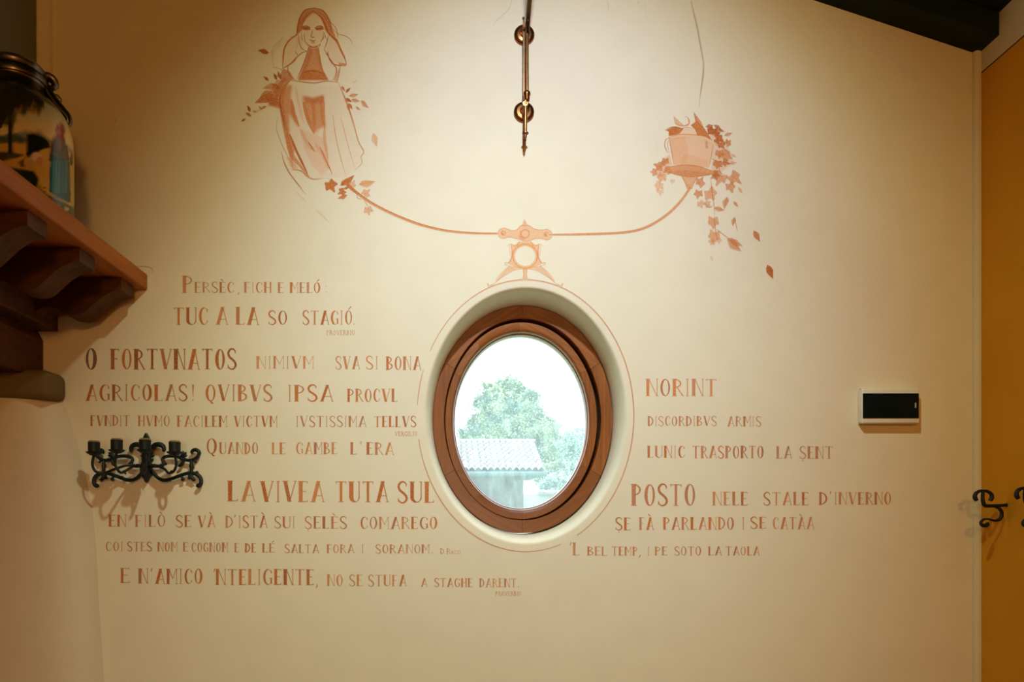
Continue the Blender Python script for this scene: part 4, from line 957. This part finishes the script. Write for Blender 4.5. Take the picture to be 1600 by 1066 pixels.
def candle(cx, d, armx, dy):
    """cx = offset of the candle from the plate centre in wall pixels, d = distance from the wall (m)"""
    base = P(SX, 0, 0); X = base.x + cx*U; Z0 = WZ(819 - 712.5 + dy)
    mid = WZ(819 - 729); low = WZ(819 - 742); sg = 1 if cx > 0 else -1
    mb = MB()
    mb.tube([(base.x + sg*6*U, -0.016, mid), (base.x + sg*(abs(cx)*.35)*U, -0.03 - d*.1, mid), (base.x + sg*(abs(cx)*.62)*U, -d*.6, mid - 6*U), (base.x + sg*(abs(cx)*.8)*U, -d*.85, low), (X - sg*2*U, -d*.98, low + 2*U), (X + sg*2.5*U, -d, mid), (X, -d, Z0 - 0.003)], 0.0032, 8)
    arm_ = mb.build('candle_arm', M_IRON, sconce)
    MB().lathe([(0.003, -0.007), (0.010, -0.005), (0.0175, 0.0), (0.0190, 0.0025), (0.018, 0.003), (0.012, 0.0015)], (X, -d, Z0), 'Z', 20).build('drip_pan', M_IRON, arm_)
    cup_ = MB().lathe([(0.010, 0.0), (0.0135, 0.003), (0.0138, 0.023), (0.0142, 0.025), (0.0132, 0.026)], (X, -d, Z0), 'Z', 22).build('candle_cup', M_IRON, sconce)
    MB().lathe([(0.0128, 0.020), (0.0131, 0.0275), (0.011, 0.0295), (0.004, 0.029), (0.0, 0.0285)], (X, -d, Z0), 'Z', 20).build('candle_stub', M_WAX, cup_)
for cx, d, dy in [(-60.5, 0.08, 0), (-21, 0.10, 2.0), (21, 0.10, 2.0), (60.5, 0.08, 0)]: candle(cx, d, 0, dy)

# ------------------------------------------------------------------ iron hooks on the ochre wall
def hook(yy, label):
    h = thing('wall_hook', label, 'hook', (XR, yy, WZ(20)), 'iron hooks on the ochre wall')
    k = (2 - 0.106)
    q = lambda x, y: Vector(((1480 + x/7.617 - VX)/F*k, yy, EYE + (VY - 740 - y/7.617)/F*k))
    MB().tube([q(352,322), q(330,285), q(340,240), q(380,212), q(427,206), q(480,214), q(522,245), q(530,290), q(508,322)], [.0045,.0052,.0045,.0036,.003,.0036,.0045,.0052,.0045], 10).build('curled_top', M_IRON, h)
    MB().tube([q(427,206), q(422,290), q(430,350), q(455,384), q(540,386), q(640,382), q(712,376)], [.0038,.0042,.0046,.0046,.0042,.0042,.0042], 10).build('arm', M_IRON, h)
    MB().tube([q(560,392), q(615,415), q(645,455), q(645,510), q(615,550), q(560,562), q(495,545), q(435,548), q(402,580), q(412,612), q(450,622), q(478,605), q(468,590)], [.003,.0038,.0042,.0045,.004,.0028,.0024,.0028,.0034,.0042,.005,.005,.004], 10).build('scroll', M_IRON, h)
    xw = XR - q(712, 376).x
    MB().tube([q(706,376), q(706,376) + Vector((xw + 0.012, 0, 0))], .0042, 10, smooth=False).build('shank', M_IRON, h)
hook(-0.106, 'black iron wall hook nearest the corner on the ochre wall')
hook(-0.248, 'black iron wall hook cut off by the right edge of the photo')

# ------------------------------------------------------------------ white wall unit with a dark screen
unit = thing('wall_display', 'white framed wall unit with a blank black screen, right of the inscriptions', 'wall display', P(1390, 635))
pa, pb = P(1347.5, 661.5, -0.025), P(1437, 607.5, -0.025)
MB().box((pa.x, -0.025, pa.z), (pb.x, -0.0008, pb.z), 0.003).build('casing', M_WHITEP, unit)
sa, sb = P(1347.6, 653.5, -0.0265), P(1435.5, 614.8, -0.0265)
scr_ = MB().box((P(1348.5, 0, -0.0265).x, -0.0275, sa.z), (sb.x, -0.0245, sb.z), 0.0006).build('screen', M_SCREEN, unit)
a, b = P(1429.6, 637.5, -0.0277), P(1431.6, 629.5, -0.0277)
MB().box((a.x, -0.0280, a.z), (b.x, -0.0274, b.z)).build('indicator', M_MARK, scr_, False)
for py in (608.4, 661.0):
    c = P(1343.5, py, -0.0125); MB().ball((pa.x, -0.0125, c.z), 0.0011).build('screw', M_BRASSD, unit)

# ------------------------------------------------------------------ brass swing-arm wall lamp
wl = thing('wall_lamp', 'brass swing-arm wall lamp bracket fixed above the oval window', 'lamp', P(819, 115))
for px, py in ((819, 55.5), (818.5, 176)):
    c = P(px, py)
    MB().lathe([(0.0255, 0.0), (0.0255, 0.004), (0.0235, 0.007), (0.019, 0.0085), (0.0175, 0.0075), (0.011, 0.0085), (0.0075, 0.013), (0.006, 0.03), (0.006, 0.044)], (c.x, 0, c.z), '-Y', 36).build('rosette', M_BRASS, wl)
yb = -0.038
MB().tube([P(823.4, 48, yb), P(823.2, 100, yb), P(823.4, 143, yb)], 0.0046, 14, smooth=False).build('upper_rod', M_BRASS, wl)
MB().box(P(817.2, 150, -0.030), P(819.4, 30, -0.026), 0.0).build('flat_bar', M_BRASSD, wl, False)
MB().ball(P(818, 29, -0.028), 0.0032, (1, 1, 1.3)).build('bar_tip', M_BRASSD, wl)
MB().tube([P(821.2, 158, yb), P(821.0, 185, yb), P(820.6, 214, yb), P(820.4, 218, yb)], [.0046, .0046, .0042, .0022], 14, smooth=False).build('lower_rod', M_BRASS, wl)
c = P(823.2, 150, yb)
mb = MB(); mb.lathe([(0.0062, -0.012), (0.0072, -0.010), (0.0072, -0.002), (0.0088, 0.002), (0.0092, 0.006), (0.008, 0.010), (0.005, 0.012)], c, 'Z', 24); mb.build('joint', M_BRASS, wl)
c = P(821.2, 162, yb); MB().lathe([(0.0045, -0.006), (0.0066, -0.004), (0.0066, 0.006), (0.0045, 0.008)], c, 'Z', 20).build('collar', M_BRASS, wl)
c = P(820.9, 208.5, yb); fin_ = MB().lathe([(0.004, -0.0025), (0.0078, -0.001), (0.0078, 0.001), (0.004, 0.0025)], c, 'Z', 20).build('finial', M_BRASSD, wl)
c = P(820.4, 219, yb); MB().lathe([(0.0, -0.007), (0.0012, -0.004), (0.0024, -0.001), (0.0040, 0.0), (0.0024, 0.001), (0.0018, 0.003)], c, 'Z', 14).build('finial_tip', M_BRASSD, fin_)
arm = [P(824.6, 52, yb), Vector((0.1565, -0.055, 2.668)), Vector((0.1575, -0.10, 2.698)), Vector((0.157, -0.40, 2.83)), Vector((0.147, -0.85, 2.965)), LAMP + Vector((0.004, 0.12, 0.062)), LAMP + Vector((0, 0, 0.06))]
MB().tube(arm, [.0050, .0056, .0058, .006, .006, .006, .006], 14).build('swing_arm', M_BRASSD, wl)
c = LAMP + Vector((0, 0, 0.02))
MB().lathe([(0.006, 0.05), (0.018, 0.045), (0.02, 0.02), (0.016, 0.012)], c, 'Z', 24).build('lamp_holder', M_BRASS, wl)

# ------------------------------------------------------------------ outdoors: shed, garden wall, trees, ground
GZ = 0.0
def ground_mat():
    m, nt, b = new_mat('wet_meadow'); vec = mapped(nt, coord='World')
    c = ramp(nt, noise(nt, vec, 0.7, 5), [(0.3, lin(120, 150, 120)), (0.7, lin(160, 180, 150))])
    nt.links.new(c, b.inputs['Base Color']); b.inputs['Roughness'].default_value = 0.9; return m
g = MB().box((-60, 0.6, GZ - 0.2), (60, 120, GZ)).build('ground', ground_mat(), None, False); g['kind'] = 'structure'
def OP(px, py, z): return Vector(((px - VX)/F*z, z - D, EYE + (VY - py)/F*z))   # point at depth z metres
shed = thing('shed', 'low outbuilding with a grey tiled roof seen through the oval window', 'building', (OP(790, 0, 24).x, 22.5, 0))
def tile_mat():
    m, nt, b = new_mat('weathered_tiles'); vec = mapped(nt, coord='World')
    c = ramp(nt, noise(nt, vec, 5, 4), [(0.3, lin(104, 92, 92)), (0.7, lin(142, 131, 132))])
    nt.links.new(c, b.inputs['Base Color']); b.inputs['Roughness'].default_value = 0.8; return m
M_TILE = tile_mat()
M_SHEDW = simple('shed_render', lin(82, 76, 72), 0.9, 0, 0.1, 0.35, 3)
M_PALEW = simple('pale_render', lin(160, 158, 148), 0.9, 0, 0.1, 0.1, 2)
M_FASC = simple('grey_gutter', lin(70, 80, 86), 0.7, 0, 0.2, 0.1)
E0, E1 = OP(852, 737, 23.0), OP(834, 692, 25.0)
XL0 = E0.x - 4.2
nr, per = 7, 0.182
ncol = 4.2/per; v, f = [], []
nx, ny = 8*23 + 1, nr*5 + 1
xs = [XL0 + (E0.x - XL0)*k/(nx - 1) for k in range(nx)]
for j in range(nr):                                         # each course of tiles laps over the one below
    for e in (0, 1):
        t = (j + e*1.0)/nr
        for x in xs:
            u = (x - XL0)/(E0.x - XL0); sh = (E1.x - E0.x)*t*u
            w = abs(math.sin((x - XL0)/per*math.pi))
            hh = 0.115*w + (0.028 if e == 0 else 0.0)
            v.append((x + sh, E0.y + (E1.y - E0.y)*t - hh*0.47, E0.z + (E1.z - E0.z)*t + hh*0.88))
for r in range(2*nr - 1):
    for k in range(nx - 1): f.append((r*nx + k, r*nx + k + 1, (r+1)*nx + k + 1, (r+1)*nx + k))
MB().add(v, f).build('roof', M_TILE, shed, True, 60)
mb = MB()
mb.prism([E0 + Vector((0.02, 0, -0.06)), E1 + Vector((0.02, 0, -0.06)), Vector((E1.x + .02, E1.y + 1.9, E0.z - .05))], (-4.2, 0, 0)); mb.build('roof_deck', M_FASC, shed, False)
mb = MB(); mb.tube([(XL0, E1.y, E1.z + 0.05), (E1.x + 0.05, E1.y, E1.z + 0.05)], 0.07, 10, smooth=False); mb.build('ridge_tiles', M_TILE, shed)
mb = MB(); mb.tube([(XL0, E0.y - 0.06, E0.z - 0.07), (E0.x + 0.03, E0.y - 0.06, E0.z - 0.07)], 0.075, 10, smooth=False); mb.build('gutter', M_FASC, shed)
cx = OP(818, 0, 23.6).x
MB().box((XL0 + 0.1, 21.6, GZ), (cx, 24.9, E0.z - 0.02)).build('wall', M_SHEDW, shed, False)
gw = thing('garden_wall', 'pale rendered garden wall to the right of the tiled shed, through the window', 'wall', (OP(850, 0, 27).x, 25.4, 0))
xg0, xg1, zg = cx + 0.02, OP(950, 0, 27).x, OP(0, 772, 27.3).z
MB().box((xg0, 25.3, GZ), (xg1, 25.55, zg)).build('masonry', M_PALEW, gw, False)
mb = MB()
for k in range(9): mb.tube([(OP(843 + 5*k, 0, 27.3).x, 25.15, zg + 0.02), (OP(843 + 5*k, 0, 27.3).x, 25.75, zg + 0.10)], 0.06, 8, smooth=False)
mb.build('coping', M_TILE, gw)

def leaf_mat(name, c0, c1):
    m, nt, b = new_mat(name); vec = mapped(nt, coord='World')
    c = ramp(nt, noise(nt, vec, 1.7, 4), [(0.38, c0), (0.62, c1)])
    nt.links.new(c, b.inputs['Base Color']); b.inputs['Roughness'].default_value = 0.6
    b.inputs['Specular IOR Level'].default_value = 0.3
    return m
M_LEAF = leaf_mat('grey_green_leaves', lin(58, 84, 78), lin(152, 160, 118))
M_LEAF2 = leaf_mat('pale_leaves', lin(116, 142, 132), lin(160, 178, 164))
M_BARK = simple('bark', lin(96, 88, 80), 0.9, 0, 0.1, 0.3, 8)
def tree(label, base, lobes, nleaf, size, mat):
    """lobes = (x, y, z, rx, rz) blobs of foliage"""
    t = thing('tree', label, 'tree', base, 'trees outside the window')
    b = Vector(base); top = max(l[2] for l in lobes)
    mb = MB(); mb.tube([b, b + Vector((0.05, 0, (top - b.z)*.5)), Vector((lobes[0][0], lobes[0][1], top))], [0.22, 0.15, 0.04], 8, sub=3); mb.build('trunk', M_BARK, t)
    vol = np.array([l[3]**2*l[4] for l in lobes]); cnt = (nleaf*vol/vol.sum()).astype(int)
    P0, N0 = [], []
    for (x, y, z, rx, rz), m in zip(lobes, cnt):
        # clumps on the lobe surface so the crown reads as tufts with gaps
        nc = max(int(26*rx*rz), 14)
        cd_ = RNG.normal(size=(nc, 3)); cd_ /= np.linalg.norm(cd_, axis=1)[:, None]
        cc = cd_*RNG.uniform(.45, 1.0, (nc, 1))
        k = RNG.integers(0, nc, m)
        sg_ = np.where(RNG.random((m, 1)) < .22, .30, .115)
        p = cc[k] + RNG.normal(size=(m, 3))*sg_
        P0.append(p*np.array([rx, rx, rz]) + np.array([x, y, z])); N0.append(p)
    P0 = np.concatenate(P0); N0 = np.concatenate(N0); m = len(P0)
    nrm = N0/np.maximum(np.linalg.norm(N0, axis=1), .1)[:, None] + RNG.normal(size=(m, 3))*.7
    nrm /= np.linalg.norm(nrm, axis=1)[:, None]
    a = np.cross(nrm, RNG.normal(size=(m, 3))); a /= np.linalg.norm(a, axis=1)[:, None]; c = np.cross(nrm, a)
    s = size*RNG.uniform(.6, 1.3, (m, 1))
    V = np.stack([P0 - a*s*1.2, P0 - c*s*.5, P0 + a*s*1.2, P0 + c*s*.5], 1).reshape(-1, 3)
    o = mesh_obj('foliage', V.tolist(), np.arange(4*m).reshape(-1, 4).tolist(), mat, t); o['kind'] = 'stuff'
    return t
def lobe(px, py, z, rpx, rpy): 
    q = OP(px, py, z); return (q.x, q.y, q.z, rpx/F*z, rpy/F*z)
q = OP(810, 0, 36)
tree('large bushy tree directly behind the shed, with the tallest crown', (q.x, q.y, GZ), [lobe(806,606,36,27,29),lobe(828,632,36,28,28),lobe(795,640,35.5,30,28),lobe(834,668,35.5,31,30),lobe(808,675,35,32,28),lobe(848,698,35.5,27,30),lobe(838,728,35.5,30,26),lobe(862,672,36,18,22),lobe(780,680,35,28,22),lobe(858,742,35,26,24),lobe(818,650,35.2,24,24)], 60000, 0.05, M_LEAF)
q = OP(762, 0, 31)
tree('smaller bushy tree left of the tallest crown, behind the shed roof', (q.x, q.y, GZ), [lobe(766,612,31,13,20),lobe(760,640,31,21,22),lobe(745,664,31,22,20),lobe(768,668,31,20,22),lobe(734,684,31,20,18),lobe(760,690,31,24,16)], 26000, 0.05, M_LEAF)
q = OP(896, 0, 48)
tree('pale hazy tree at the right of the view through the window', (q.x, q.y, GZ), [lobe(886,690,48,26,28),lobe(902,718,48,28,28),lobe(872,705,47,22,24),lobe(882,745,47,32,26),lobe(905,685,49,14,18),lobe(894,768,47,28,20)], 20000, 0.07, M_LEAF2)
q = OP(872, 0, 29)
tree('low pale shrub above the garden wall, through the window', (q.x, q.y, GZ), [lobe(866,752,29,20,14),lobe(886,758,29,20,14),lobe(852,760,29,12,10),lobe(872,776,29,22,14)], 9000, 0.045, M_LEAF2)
scene.cycles.transparent_max_bounces = 16
scene.cycles.max_bounces = 8
scene.cycles.sample_clamp_indirect = 4.0
